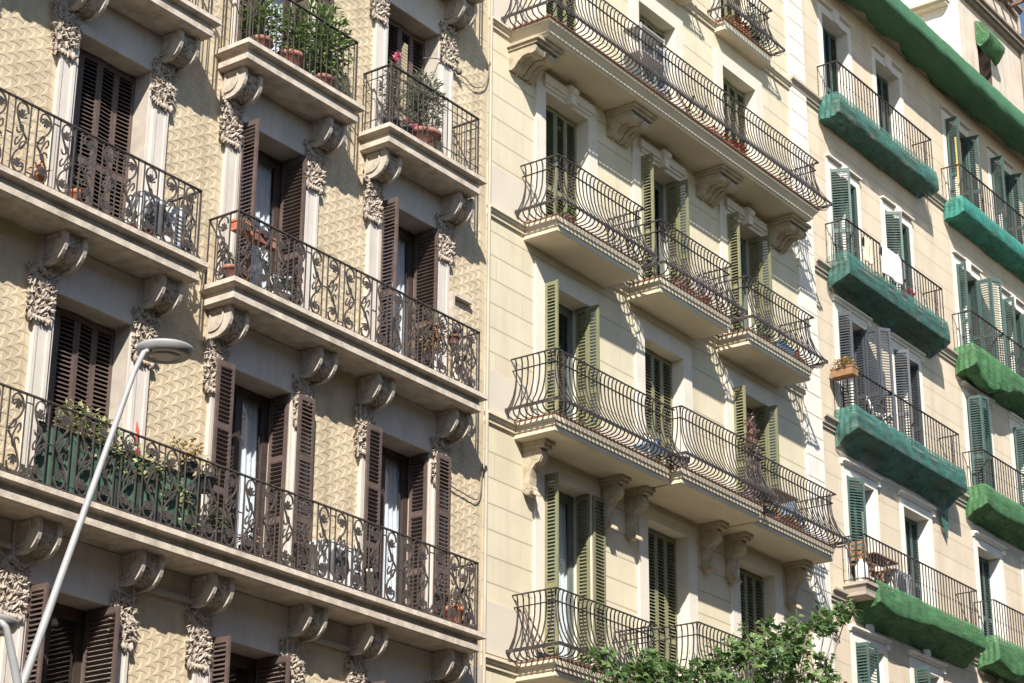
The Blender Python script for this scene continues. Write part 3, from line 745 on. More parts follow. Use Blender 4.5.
rsh(2,3,[(T,-.64,-.05,.34,-80),(T,-.60,-.37,.3,-12),(T,.60,.26,.28,-92)]); rsh(3,3,[(T,-.61,-.04,.3,-85),(T,.60,.25,.28,-90)])
rsh(3,2,CL(T)); rsh(0,1,[(T,-.62,.02,.32,-85),(T,-.58,-.25,.4,-5)]); rsh(1,1,[(T,-.62,-.04,.34,-90)]); rsh(2,1,CL(T)); rsh(3,1,CL(T))
SR = [(0,0),(.04,-.002),(.04,-.07),(0,-.08),(-.02,-.16),(-.03,-.2),(-.03,-.28),(-.06,-.30)]
RBALC = {}
for f in (5,4,3,2,1):
    for k, (x0, x1) in enumerate(((38.76, 43.62 if f > 3 else (43.95 if f == 3 else 44.3)), (45.16, 50.05))):
        zt = RF[f][0]; o = slab(x0, x1, .52, zt, SR, [M['r_slab']], RB); RBALC[f,k] = (x0, x1, zt)
        plain_rail(o, x0+.03, x1-.03, .50, zt, 1.0, M['iron_dark'])

def attic(b):
    pass
# attic storey over the cornice
hx = [(48.15, 48.98, 27.75, 29.6)]
def attic_extra(b):
    b.box(46.42, 47.0, -.05, 0, 26.92, 33.2)
ab = MB()
xs = [46.42, 48.15, 48.98, 51.15]
for i in range(3):
    for z0, z1 in ((26.9, 27.75), (27.75, 29.6), (29.6, 33.2)):
        if i == 1 and z0 == 27.75: continue
        ab.quad((xs[i],0,z0),(xs[i+1],0,z0),(xs[i+1],0,z1),(xs[i],0,z1))
ab.cur = 1
for a, c in ((48.15,48.15),(48.98,48.98)): ab.quad((a,0,27.75),(a,.4,27.75),(a,.4,29.6),(a,0,29.6))
ab.quad((48.15,0,29.6),(48.98,0,29.6),(48.98,.4,29.6),(48.15,.4,29.6)); ab.quad((48.15,.4,27.75),(48.98,.4,27.75),(48.98,.4,29.6),(48.15,.4,29.6))
ab.cur = 2
ab.quad((46.42,0,26.9),(46.42,0,33.2),(46.42,6,33.2),(46.42,6,26.9)); ab.quad((51.15,0,26.9),(51.15,6,26.9),(51.15,6,33.2),(51.15,0,33.2)); ab.quad((46.42,0,33.2),(51.15,0,33.2),(51.15,6,33.2),(46.42,6,33.2))
ab.box(46.40, 46.98, -.04, .0, 26.92, 33.2)
AT = ab.build('attic', [M['r_attic2'], M['l_shut'], M['r_attic']], RB)
b = MB(); b.box(46.1, 46.42, -.06, 3.0, 29.42, 29.52); b.box(46.2, 46.42, -.03, 3.0, 29.34, 29.42); b.build('ledge', M['m_trim'], AT)
b = MB()
for z0, z1, y in ((30.05,30.15,-.12),(30.15,30.28,-.2),(30.28,30.36,-.26)): b.box(47.0, 51.15, y, 0, z0, z1)
for z0, z1, y in ((31.3,31.36,-.16),(31.36,31.45,-.22)): b.box(49.2, 51.15, y, 0, z0, z1)
b.build('cornice', mat('dark cornice stone', (.26,.21,.17,1), .85, .2, 6, .3), AT)
b = MB()
for i in range(3): b.bar((49.3+i*.55,-.75,31.15+.06*i), (49.5+i*.55,1.0,31.25), .09, .09)
b.bar((49.0,-.6,31.25), (51.2,-.6,31.3), .08, .08); b.build('beam', M['wood2'], AT)
b = MB(); b.tube([(51.12,-.06,26.9),(51.12,-.06,31.0),(51.0,-.08,31.2),(50.2,-.10,31.35)], .05, 8); b.build('drainpipe', M['pipe'], AT)
b = MB(); b.box(38.12, 46.38, .35, .55, 26.9, 27.35); b.box(38.12, 51.2, -.8, .0, 26.42, 26.86); b.box(38.12, 46.4, .0, .55, 26.5, 26.905)
b.build('cornice', M['r_slab'], RB)
b = MB(); b.box(43.8, 44.9, 2.2, 4.5, 26.9, 29.4); b.build('roof_hut', mat('pale green render', (.45,.50,.36,1), .85, .05), RB)

# ================================================================== NETTING
def vnoise(x, y, s=0):
    return math.sin(x*2.1+s)*.5+math.sin(x*4.3+y*2+s*2)*.3+math.sin(x*8.7-y*3+s*3)*.2
def pleat(x, s):
    """sharp hanging folds"""
    return 1-abs(math.sin(x*2.9+1.3*math.sin(x*1.1+s)+s))*1.0-abs(math.sin(x*6.7+s*2+.8*math.sin(x*2)))*.6
def net(f, k, m, label, front, up=.10, drop=.34, sag=.5, seed=0, left_fold=0, x0s=0.0, notch=False):
    x0, x1, zt = RBALC[f,k]; x0 += x0s
    d = .52; nx, b = 150, MB()
    prof = [(-(d+.02), up), (-(d+.035), up*.4), (-(d+.055), -.06), (-(d+.06), -drop*.55), (-(d+.062), -drop+.012), (-(d+.05), -drop-.006), (-.42, -drop-.03-sag*.08), (-.25, -drop-.25*(sag-drop)-.06), (-.12, -sag*.92), (-.03, -sag)]
    a, e = x0-.07, x1+.07; rows = []
    for i in range(nx+1):
        t = i/nx; x = a+(e-a)*t; row = []
        edge = min(1, min(t, 1-t)*12)
        for j, (y, dz) in enumerate(prof):
            w = vnoise(x, j*.35, seed); pl = pleat(x+(j-2)*.10, seed)
            z = zt+dz+(w*.016 if j < 2 else w*.004); yy = y
            if 0 < j < 5: yy -= (.004+.006*(j == 2 or j == 3))*pl*edge
            if left_fold and j >= 1:
                q = math.exp(-((t-.16)/.11)**2)+.5*math.exp(-((t-.34)/.10)**2)
                if 3 <= j <= 7: z -= left_fold*q*(.7 if j < 5 else 1.0)*(1 if j < 7 else .6)
                if j < 6: yy -= .06*left_fold*abs(math.sin(x*8+j*.35))*math.exp(-((t-.2)/.2)**2)
            if j >= 6: z += .025*vnoise(x*1.1, 2, seed+2)
            row.append(len(b.v)); b.v.append((x, yy, z))
        rows.append(row)
    for i in range(nx):
        for j in range(len(prof)-1): b.face((rows[i][j], rows[i][j+1], rows[i+1][j+1], rows[i+1][j]), j not in (4,))
    for row, sx in ((rows[0], -1), (rows[-1], 1)):      # end flaps
        base = len(b.v); n = 8; P = [b.v[r] for r in row]; K = 5
        def bottom(y):
            for p, r in zip(P[4:], P[5:]):
                if p[1] <= y <= r[1]+1e-6: return p[2]+(r[2]-p[2])*(y-p[1])/(r[1]-p[1]+1e-9)
            return P[4][2]
        for i in range(n+1):
            q = i/n; yb = P[4][1]*(1-q)-.03*q; zb = bottom(yb) if i else P[4][2]
            for s_ in range(K):
                y = P[s_][1]*(1-q)-.03*q; w = s_/(K-1)
                zt_ = P[s_][2] if i == 0 else P[0][2]*(1-w)+zb*w-.05*q*(1-w)
                zt_ = P[s_][2]*(1-q)+zt_*q if s_ < K-1 else zb
                b.v.append((P[s_][0]+(sx*(.035*abs(math.sin(i*1.6+s_*.5+seed)))*(1 if 0 < i < n else 0)), y, zt_))
        for i in range(n):
            for s_ in range(K-1): b.face((base+i*K+s_, base+i*K+s_+1, base+(i+1)*K+s_+1, base+(i+1)*K+s_), False)
    if notch:   # loose corner hanging against the wall
        n = len(b.v); b.v += [(e-.55,-.12,zt-sag),(e-.05,-.10,zt-sag+.1),(e-.15,-.08,zt-sag-.75),(e-.45,-.10,zt-sag-.45)]; b.face((n,n+1,n+2,n+3))
    o = b.build('safety_net', m)
    o.modifiers.new('thickness', 'SOLIDIFY').thickness = .004
    return tag(o, label, 'safety net', 'nets wrapped round the balconies')
net(5,0,M['net_a'],'sea green net round the uppermost balcony at the left of the beige building', 0, .16, .34, .42, 1)
net(4,0,M['net_b'],'dark teal net round the balcony with a white towel over its rail', 0, .18, .36, .62, 2, notch=False)
net(3,0,M['net_a'],'teal net below the balcony with a yellow flower box on its rail corner', 0, .16, .36, .72, 3, notch=True)
net(2,0,M['net_d'],'grass green net bunched under the balcony with wooden chairs and table', 0, .12, .34, .72, 4, left_fold=.12, x0s=.55)
net(5,1,M['net_c'],'bright turquoise net round the balcony with a yellow board', 0, .10, .34, .45, 5)
net(4,1,M['net_d'],'grass green net hanging in a deep fold at its left corner', 0, .12, .36, .6, 6, left_fold=.45)
net(3,1,M['net_d'],'grass green net under the balcony at right edge with teal folded shutters', 0, .12, .36, .66, 7, left_fold=.08)
net(2,1,M['net_d'],'pale green net at the lower right corner, gathered to a hanging tail', 0, .14, .40, .6, 8, left_fold=.2)
b = MB(); nx = 160   # roof cornice wrapped in green net
prof = [(.02,26.93),(-.45,26.93),(-.86,26.90),(-.90,26.80),(-.90,26.55),(-.885,26.36),(-.78,26.33),(-.45,26.30),(-.2,26.36),(-.02,26.46)]
rows = []
for i in range(nx+1):
    x = 38.15+(53.2-38.15)*i/nx; row = []
    for j, (y, z) in enumerate(prof):
        amp = .012 if j < 6 else .07
        row.append(len(b.v)); b.v.append((x, y-.012*vnoise(x*2, j*.7, 4)*(1 if j < 6 else 3)*(0 if j == 0 else 1), z+amp*.6*(vnoise(x*1.6, j, 9)+.7*math.sin(x*.47+j)+.5*math.sin(x*.9+1))))
    rows.append(row)
for i in range(nx):
    for j in range(len(prof)-1): b.face((rows[i][j], rows[i][j+1], rows[i+1][j+1], rows[i+1][j]), True)
o = b.build('safety_net', M['net_e']); o.modifiers.new('thickness', 'SOLIDIFY').thickness = .006
tag(o, 'long green net wrapped round the roof cornice of the beige building', 'safety net')
# awning on the attic window
b = MB(); n = 10; rows = []
for i in range(n+1):
    t = i/n; x = 48.05+.98*t; row = []
    for j in range(9):
        q = j/8; y, z = ((-.02,29.66),(-.14,29.58),(-.27,29.46),(-.37,29.30),(-.42,29.16),(-.40,29.0),(-.31,28.88),(-.20,28.80),(-.10,28.76))[j]; z += .03*math.sin(t*9+j)-.12*(t-.5)*q
        row.append(len(b.v)); b.v.append((x+.02*math.sin(j*2+t*6), y, z))
    rows.append(row)
for i in range(n):
    for j in range(8): b.face((rows[i][j], rows[i][j+1], rows[i+1][j+1], rows[i+1][j]), True)
for i in (0, n):
    base = len(b.v); b.v.append((48.05+.98*i/n, -.02, 29.0))
    for j in range(8): b.face((rows[i][j], rows[i][j+1], base))
o = b.build('awning', M['net_d']); o.modifiers.new('thickness', 'SOLIDIFY').thickness = .006
tag(o, 'sagging green canvas awning over the small attic window', 'awning')

# ================================================================== CABLES AND PIPES ON THE WALLS
def wire(name, pts, r, m, label, cat, n=5):
    b = MB(); P = [Vector(p) for p in pts]; out = []
    for i in range(len(P)-1):
        a, c, d, e = P[max(i-1,0)], P[i], P[i+1], P[min(i+2,len(P)-1)]
        for k in range(6):
            t = k/6; out.append(.5*((2*c)+(d-a)*t+(2*a-5*c+4*d-e)*t*t+(3*c-a-3*d+e)*t**3))
    out.append(P[-1]); b.tube(out, r, n); return tag(b.build(name, m), label, cat)
wire('drainpipe', [(26.40,-.05,5.0),(26.40,-.05,12),(26.40,-.05,19),(26.40,-.05,30)], .032, M['pipe'], 'slim pipe running up the joint between tan and yellow cream buildings', 'pipe', 8)
wire('cable', [(24.522, -0.05, 17.741), (24.922, -0.05, 17.905), (25.224, -0.05, 17.916), (25.447, -0.05, 17.882), (25.671, -0.05, 17.867), (25.926, -0.05, 17.818), (26.181, -0.05, 17.938), (26.31, -0.05, 18.153), (26.345, -0.05, 18.425)], .010, M['cable'], 'looped cable on the plaster beside the topmost brown shutters', 'cable')
b = MB(); b.lathe([(.03,0),(.05,.02),(.05,.08),(.02,.10)], (25.447,-.09,17.832), 8); tag(b.build('junction_box', M['cable']), 'small round junction box in the looped cable beside topmost brown shutters', 'junction box')
wire('cable', [(25.401, -0.05, 10.512), (25.541, -0.05, 10.476), (25.774, -0.05, 10.455), (25.984, -0.05, 10.427), (26.158, -0.05, 10.439), (26.256, -0.05, 10.582), (26.283, -0.05, 10.808), (26.299, -0.05, 11.083)], .011, M['cable'], 'sagging cable on the plaster beside the lowest wide brown shutters', 'cable')
b = MB(); b.box(25.46,25.92,-.09,-.0,13.74,13.80); b.box(25.40,25.46,-.08,0,12.9,13.80); b.build('pipe_cover', M['l_slab'], LB)

# ================================================================== STREET LAMP
LP = thing('street_lamp', 'grey twin-arm street lamp with flat round heads', 'street lamp', (10.29, -8, -1.6))
LP['world_parts'] = 1
lx = 10.29
b = MB(); b.lathe([(.14,-1.6),(.14,-1.2),(.09,-1.1),(.085,1.5),(.06,3.3),(.042,3.44)], (lx,-8,0), 16); b.build('pole', M['steel'], LP)
b = MB(); b.tube([(lx,-8,3.30),(lx+.03,-8,3.47),(11.17,-8,6.16),(11.26,-8,6.36),(11.36,-8,6.43)], [.034,.033,.0225,.0225,.0225], 12); b.build('arm', M['steel'], LP)
b = MB(); b.tube([(lx,-8,3.30),(lx-.02,-8,3.47),(10.145,-8,3.78),(10.11,-8,3.85),(10.08,-7.97,3.89),(10.08,-7.88,3.90)], [.034,.033,.028,.024,.024,.024], 12); b.build('arm', M['steel'], LP)
def head(cx, cz, r, tilt, cy=-8):
    A = Matrix.Rotation(tilt, 3, 'Y')
    b = MB(); b.lathe([(r*.3,.04),(r*.9,.036),(r*.985,.03),(r,.02),(r,.006),(r*.90,-.036),(r*.86,-.042),(r*.60,-.044),(r*.58,-.036)], (cx,cy,cz), 32, axis=A)
    o = b.build('lamp_head', M['steel'], LP)
    b = MB(); b.lathe([(r*.575,-.036),(r*.56,-.043),(r*.3,-.045)], (cx,cy,cz), 32, axis=A); b.build('lens', M['lens'], o)
head(11.49, 6.445, .232, math.radians(-2)); head(10.13, 3.905, .225, math.radians(2), -7.78)

# ================================================================== STREET TREE
TR = thing('street_tree', 'leafy plane tree crown rising at the foot of the picture', 'tree', (24.0, -6.2, -1.6)); TR['world_parts'] = 1
rt = random.Random(3)
tb = MB(); hub = Vector((24.0,-6.2,3.4))
tb.tube([(24.0,-6.2,-1.6),(23.95,-6.2,.5),(24.05,-6.15,2.2),tuple(hub)], [.2,.17,.15,.12], 10)
TIPS = [(20.155, -6.3, 5.63, 0.3), (21.067, -6.0, 6.06, 0.26), (20.521, -6.5, 5.72, 0.35), (20.342, -6.4, 5.99, 0.14), (21.37, -6.2, 5.92, 0.35), (21.956, -6.0, 6.24, 0.16), (21.84, -6.3, 5.95, 0.36), (22.678, -6.1, 6.19, 0.28), (22.382, -6.4, 6.2, 0.2), (23.117, -6.2, 6.21, 0.34), (23.633, -6.3, 6.46, 0.24), (24.231, -6.2, 6.72, 0.3), (24.048, -6.4, 6.44, 0.4), (24.97, -6.2, 7.0, 0.3), (25.006, -6.4, 6.81, 0.36), (25.631, -6.2, 7.31, 0.26), (26.351, -6.1, 7.54, 0.18), (26.532, -6.2, 7.68, 0.12), (26.846, -6.2, 7.84, 0.07), (26.1, -6.2, 6.87, 0.16), (24.886, -6.3, 6.48, 0.42), (23.733, -6.2, 6.14, 0.45), (22.737, -6.2, 5.83, 0.5), (21.807, -6.2, 5.66, 0.5), (20.928, -6.2, 5.54, 0.45), (20.343, -6.1, 5.48, 0.35), (20.501, -6.2, 5.13, 0.5), (20.73, -6.6, 4.99, 0.6), (23.128, -5.8, 5.42, 0.7), (23.184, -6.5, 5.48, 0.6), (25.115, -6.0, 6.08, 0.5), (25.894, -6.2, 6.49, 0.35), (23.17, -6.2, 4.94, 0.7), (21.361, -6.6, 4.63, 0.6)]
lb = MB()
for x, y, z, r in [(a, b_, c_-(.10 if a < 22.9 and c_ > 5.5 else 0), d*(.72 if a < 22.9 else .95)) for a, b_, c_, d in TIPS if a > 20.45]:
    tip = Vector((x,y,z)); mid = hub.lerp(tip, .5)+Vector((rt.uniform(-.2,.2), rt.uniform(-.2,.2), .1))
    tb.tube([hub-Vector((0,0,.3)), hub.lerp(mid,.5), mid, tip], [.05,.035,.022,.006], 6)
    out = (tip-hub).normalized()
    for k in range(int(3+(13 if x > 23.4 else 9)*r)):
        v = Vector((rt.gauss(0,1), rt.gauss(0,.8), rt.gauss(0,.8))); v = (v.normalized()+out*.55+Vector((0,0,.25))).normalized()
        o0 = tip+Vector((rt.uniform(-1,1), rt.uniform(-1,1), rt.uniform(-1,.6)))*r*.45; Lt = r*rt.uniform(.7,1.35)+.08
        bend = Vector((rt.uniform(-.2,.2), rt.uniform(-.2,.2), rt.uniform(-.1,.3)))
        pts = [o0+v*Lt*t+bend*Lt*t*t for t in (0,.35,.7,1)]
        tb.tube(pts, [.009,.007,.005,.003], 4)
        nl = int(7+Lt*26)
        for i in range(nl):
            t = (i+.6)/nl; p = o0+v*Lt*t+bend*Lt*t*t
            sd = v.cross(Vector((rt.uniform(-1,1), rt.uniform(-1,1), rt.uniform(-.2,1)))).normalized()*(1 if i % 2 else -1)
            d = (sd+v*.5+Vector((0,0,-.35)))
            nr = Vector((rt.uniform(-.7,.5), rt.uniform(-1,.2), rt.uniform(.3,1))).normalized()
            L = rt.choice((.07,.09,.11,.13,.15))*rt.uniform(.85,1.15)*(1-.35*max(0,t-.7)/.3); lb.leaf(p+sd*.03, d, nr, L, L*.95, True)
tb.build('trunk', M['bark'], TR); lb.build('crown', M['lf_tree'], TR)

# ================================================================== THINGS ON THE BALCONIES
def foliage(b, c, rad, n, L=.09, w=.045, down=0.0, rr=None):
    rr = rr or random
    for i in range(n):
        v = Vector((rr.gauss(0,1), rr.gauss(0,1), rr.gauss(0,1))).normalized()*(rr.random()**.45)
        p = Vector(c)+Vector((v.x*rad[0], v.y*rad[1], v.z*rad[2]))
        d = Vector((v.x+rr.uniform(-.6,.6), v.y+rr.uniform(-.6,.6), v.z*.6+rr.uniform(-.5,.6)-down))
        b.leaf(p, d if d.length > .1 else (0,0,1), (rr.uniform(-.7,.7), rr.uniform(-.9,.3), 1), L*rr.uniform(.7,1.3), w*rr.uniform(.7,1.3))
def potted(x, y, z, r, h, fr, n, potm, leafm, label, cat='potted plant', L=.09, w=.045, fz=None, square=False, flowers=None, down=0, group=None, name='potted_plant'):
    t = thing(name, label, cat, (x, y, z), group)
    b = MB()
    if square:
        sx, sy = square
        b.box(-sx, sx, -sy, sy, 0, h); b.box(-sx-.012, sx+.012, -sy-.012, sy+.012, h-.035, h-.0)
    else:
        b.lathe([(r*.68,0),(r*.72,.02),(r*.95,h*.80),(r*1.08,h*.82),(r*1.1,h),(r*.95,h),(r*.9,h*.93)], (0,0,0), 18)
    b.build('pot', potm, t)
    if n:
        b = MB(); fc = (0, 0, h+(fz if fz is not None else fr[2]*.8)); foliage(b, fc, fr, n, L, w, down)
        b.build('foliage', leafm, t)
        b = MB()
        for i in range(6):
            a = R(0,6.28); b.tube([(0,0,h*.85),(math.cos(a)*fr[0]*.3,math.sin(a)*fr[1]*.3,h+fr[2]*.5),(math.cos(a)*fr[0]*.7,math.sin(a)*fr[1]*.7,h+fr[2]*1.1)], [.009,.007,.004], 4)
        b.build('stem', M['stem'], t)
    if flowers:
        m, pts = flowers; b = MB()
        for (fx, fy, fz_, s) in pts:
            for k in range(14):
                d = rv(); b.leaf((fx+d.x*s*.2, fy+d.y*s*.2, fz_+d.z*s*.2), d, rv(), s, s*.9)
        b.build('blossom', m, t)
    return t
z2, z3, z4 = LF[2][0], LF[3][0], LF[4][0]
# fourth floor, plant balcony
potted(20.30,-.36,z4,.17,.30,(.34,.24,.46),460,M['terra2'],M['lf_green'],'leafy green bush in leftmost of three old terracotta pots on the plant balcony')
potted(20.95,-.36,z4,.20,.34,(.40,.26,.5),560,M['terra2'],M['lf_green'],'leafy green shrub in middle and widest of three terracotta pots on plant balcony')
potted(21.72,-.34,z4,.17,.30,(.56,.28,.66),900,M['terra2'],M['lf_green'],'tall spreading shrub in right terracotta pot, taller than the railing it leans over',fz=.65,L=.12)
potted(22.08,-.40,z4,.09,.14,(.12,.10,.12),60,M['black'],M['lf_grey'],'small grey-leaved plant in a dark pot at the right end of plant balcony',L=.06)
# fourth floor, right balcony
potted(23.34,-.38,z4,.13,.26,(.24,.16,.55),300,M['black'],M['lf_grey'],'spindly rose bush with pink blooms in black pot at the balcony corner',fz=.55,L=.07,flowers=(M['lf_pink'],[(-.02,-.12,1.36,.08),(.02,-.1,1.42,.06),(.32,-.05,.36,.065),(-.12,-.1,.40,.05)]))
potted(24.22,-.34,z4,.27,.40,(.36,.24,.55),900,M['terra2'],M['lf_grey'],'grey-green lavender bush in the large round terracotta bowl',fz=.58,L=.12,w=.03)
potted(23.62,-.40,z4,.15,.22,(.16,.12,.12),70,M['black'],M['lf_grey'],'low grey plant in wide black tub beside the rose bush',L=.06,flowers=(M['lf_pink'],[(.14,-.1,.30,.06)]))
# third floor, left balcony
for x, r, h, lab in ((16.30,.10,.20,'small terracotta pot with red foliage nearest the left edge of the picture'),(16.95,.10,.24,'small terracotta pot standing alone before the plaster, left of brown shutters'),(17.95,.08,.13,'tiny terracotta pot before the closed brown shutters, left of the white air conditioner'),(18.22,.10,.15,'squat terracotta pot at the foot of the white air conditioner')):
    potted(x,-.44,z3,r,h,(.11,.10,.12),40 if x < 16.5 else 22,M['terra'],M['lf_red'] if x < 16.5 else M['lf_grey'],lab,L=.07,group='small terracotta pots on the balcony left of the lamp')
def ac(x, y, z, w, h, d, label, group='air conditioners on the balconies'):
    t = thing('air_conditioner', label, 'air conditioner', (x,y,z), group)
    b = MB(); b.box(-w/2,w/2,-d/2,d/2,.08,h+.08); b.box(-w/2-.01,w/2+.01,-d/2-.01,d/2+.01,h+.08,h+.10); b.build('casing', M['white'], t)
    b = MB(); r = h*.40
    b.lathe([(r,0),(r*1.02,.006),(r*.9,.012),(r*.2,.016)], (-w*.15,-d/2,.08+h/2), 24, axis=Matrix.Rotation(PI/2,3,'X'))
    for k in range(8): b.box(w*.30,w*.46,-d/2-.008,-d/2,.14+k*h*.1,.16+k*h*.1)
    b.build('fan_grille', M['acgrey'], t)
    for sx in (-1,1): b = MB(); b.box(sx*w*.35-.03,sx*w*.35+.03,-d/2,d/2,0,.08); b.build('foot', M['black'], t)
ac(18.50,-.32,z3+.02,.82,.60,.30,'white air conditioner beneath the closed brown shutters, above the street lamp head')
ac(22.55,-.27,z2+.02,.80,.58,.30,'white air conditioner between the two open pairs of brown shutters')
ac(40.75,-.27,RF[2][0]+.02,.75,.52,.28,'white air conditioner right of the wooden balcony table')
potted(18.85,-.46,z3,.07,.16,(.08,.08,.10),30,M['blue'],M['lf_grey'],'small blue pot at the right end of the balcony above the lamp',L=.05)
# third floor, wide balcony
potted(20.02,-.47,z3+.80,.1,.16,(.1,.07,.06),20,M['terra'],M['lf_grey'],'bright orange window box hung on the balcony rail corner',square=(.15,.075),L=.05,cat='window box',name='window_box')
potted(20.48,-.47,z3+.77,.1,.15,(.1,.07,.05),20,M['terra2'],M['lf_grey'],'darker brown window box hung right of the orange one',square=(.24,.075),L=.05,cat='window box',name='window_box')
potted(19.98,-.38,z3,.15,.26,(.14,.12,.12),50,M['terra2'],M['lf_grey'],'old terracotta pot on the floor below the orange window box')
potted(20.95,-.42,z3,.13,.20,(.14,.12,.12),40,M['white'],M['lf_grey'],'white pot behind scrolled rail, before the first brown open shutter')
potted(24.45,-.44,z3+.72,.10,.14,(.17,.14,.30),190,M['terra2'],M['lf_straw'],'straw-dry hanging plant high on the rail below the brown shutter',fz=-.12,L=.12,w=.03,down=.7)
potted(24.95,-.46,z3+.70,.10,.14,(.12,.10,.12),60,M['terra2'],M['lf_mauve'],'dark dead plant in a rail pot right of the straw-dry one',L=.07)
for x, r, h, lab, m in ((24.62,.09,.62,'tall slim white pipe pot behind the rail under the straw-dry plant','white'),(25.05,.08,.50,'slim cream pipe pot at the right, nearest the rail end','creamcloth')):
    t = thing('plant_stand', lab, 'plant stand', (x,-.42,z3)); b = MB(); b.lathe([(r,0),(r*.7,.05),(r*.7,h-.06),(r*1.1,h)], (0,0,0), 12); b.build('column', M[m], t)
    b = MB(); foliage(b, (0,0,h+.10), (.15,.12,.13), 60, .07, .03); b.build('foliage', M['lf_grey'], t)
# second floor
t = thing('balcony_screen', 'dark green canvas screen behind the scrolled rail, under the vine', 'screen', (18.0,-.50,z2))
b = MB(); n = 40
for i in range(n): 
    x0 = -1.35+2.85*i/n; x1 = -1.35+2.85*(i+1)/n; y0 = .015*math.sin(i*1.3); y1 = .015*math.sin((i+1)*1.3)
    b.quad((x0,y0,.04),(x1,y1,.04),(x1,y1,.82),(x0,y0,.82)); b.quad((x1,y1+.01,.04),(x0,y0+.01,.04),(x0,y0+.01,.82),(x1,y1+.01,.82))
b.build('canvas', M['greenboard'], t)
b = MB(); b.bar((-1.36,0.005,.84),(1.51,0.005,.84),.03,.03)
for x in (-1.35,0,1.5): b.bar((x,0.005,0),(x,0.005,.84),.03,.03)
b.build('frame', M['black'], t)
t = thing('climbing_plant', 'pale yellow-green variegated vine spilling over the green screen', 'climbing plant', (18.1,-.40,z2))
b = MB(); b.box(-.9,.9,-.10,.10,0,.22); b.build('planter', M['black'], t)
b = MB(); rr = random.Random(9)
for (cx, cz, rx, rz, n) in ((-.75,1.02,.40,.26,230),(-.35,.92,.35,.28,200),(.05,.80,.35,.30,190),(.40,.75,.34,.25,150),(.75,.62,.3,.25,90),(1.05,.45,.2,.3,60),(1.25,.3,.16,.22,40)):
    foliage(b, (cx,-.045,cz), (rx,.15,rz*1.1), int(n*1.1), .075, .062, 0, rr)
b.build('foliage', M['lf_vine'], t)
b = MB()
for k in range(9): b.tube([(-.8+.2*k,0,.2),(-.8+.2*k+.1,-.05,.6),(-.7+.2*k,-.1,1.0-.07*k)], .008, 4)
b.build('stem', M['stem'], t)
potted(19.25,-.48,z2+.86,.12,.16,(.36,.16,.20),210,M['black'],M['lf_dry'],'dry yellow plant in a dark pot hung on the rail, right of the vine',fz=.14,L=.06,w=.04)
potted(19.62,-.45,z2+.72,.15,.20,(.16,.12,.10),50,M['black'],M['lf_grey'],'dark round pot hung behind the rail below the dry yellow plant',L=.06)
t = thing('parasol', 'closed red parasol leaning on pale pilaster behind the green vine', 'parasol', (18.62,-.20,z2))
b = MB(); b.tube([(.05,0,0),(0,.02,1.0)], .012, 6); b.build('pole', M['white'], t)
b = MB(); b.tube([(.02,.01,.95),(0,.02,1.1),(-.02,.03,1.35),(-.03,.04,1.48)], [.02,.035,.025,.006], 8); b.build('canopy', M['redcloth'], t)
for x, h, lab in ((22.02,.62,'pair-side white plastic pipe standing before the olive-brown wide shutters, leftmost'),(23.28,.52,'short white plastic pipe standing left of the second glazed door')):
    b = MB(); b.lathe([(.055,z2),(.055,z2+h-.05),(.062,z2+h-.05),(.062,z2+h),(.05,z2+h)], (x,-.30,0), 14); 
    tag(b.build('pipe', M['white']), {22.02:'tall white plastic pipe standing before the wide open brown shutters',23.28:'short white plastic pipe between the air conditioner and a glazed door'}[x], 'pipe')
potted(25.24,-.34,z2,.15,.36,(.15,.12,.10),30,M['terra'],M['lf_mauve'],'bright terracotta pot alone at the right end of the longest balcony')
potted(15.9,-.45,z2,.11,.30,(.14,.12,.2),60,M['blue'],M['lf_grey'],'blue pot with grey plant behind the scrolled rail at the left edge')

potted(19.95,-.40,z2,.14,.24,(.2,.14,.2),90,M['black'],M['lf_grey'],'dark pot with grey leaves on the floor left of first glazed door')
potted(20.55,-.42,z2,.12,.20,(.16,.12,.16),70,M['black'],M['lf_mauve'],'dark pot with mauve leaves before the first glazed door')
potted(20.22,-.34,z3,.14,.22,(.14,.12,.12),40,M['terra2'],M['lf_mauve'],'old terracotta pot with mauve leaves, before the narrow open shutter')
# middle building
f1, f2, f3, f4, f5 = (MF[k][0] for k in (1,2,3,4,5))
def folding_table(x, y, z, w, d, h, m, leg, label, name='table', cat='table', rz=0, tilt=0):
    t = thing(name, label, cat, (x,y,z), None, rz)
    b = MB(); b.box(-w/2,w/2,-d/2,d/2,h-.03,h); b.build('table_top', m, t)
    for sx in (-1,1):
        for sy in (-1,1):
            b = MB(); b.bar((sx*w*.42,sy*d*.42,0),(-sx*w*.1 if tilt else sx*w*.42,sy*d*.42,h-.03),.025,.025); b.build('leg', leg, t)
    return t
def chair(x, y, z, m, label, rz=0, seat_m=None, slats=True):
    t = thing('chair', label, 'chair', (x,y,z), None, rz)
    b = MB()
    for k in range(5): b.box(-.2,.2,-.19+k*.08,-.13+k*.08,.43,.45)
    b.build('seat', seat_m or m, t)
    b = MB()
    for k in range(4): b.bar((-.19,.20+.03*k,.55+k*.1),(.19,.20+.03*k,.55+k*.1),.015,.06)
    b.build('backrest', seat_m or m, t)
    for sx in (-1,1):
        b = MB(); b.tube([(sx*.20,-.20,0),(sx*.20,.0,.44),(sx*.20,.14,.5),(sx*.20,.29,.90)], .014, 6); b.build('leg', m, t)
        b = MB(); b.tube([(sx*.18,.22,0),(sx*.18,0,.3),(sx*.18,-.18,.44)], .014, 6); b.build('leg', m, t)
    return t
chair(21.05,-.30,z3,M['palegrey'],'grey folding chair behind the scrolled rail, left of plain plaster',rz=.6)
t = thing('shelf_unit', 'grey open metal shelf unit standing before the upper olive shutters', 'shelf unit', (30.75,-.45,f4))
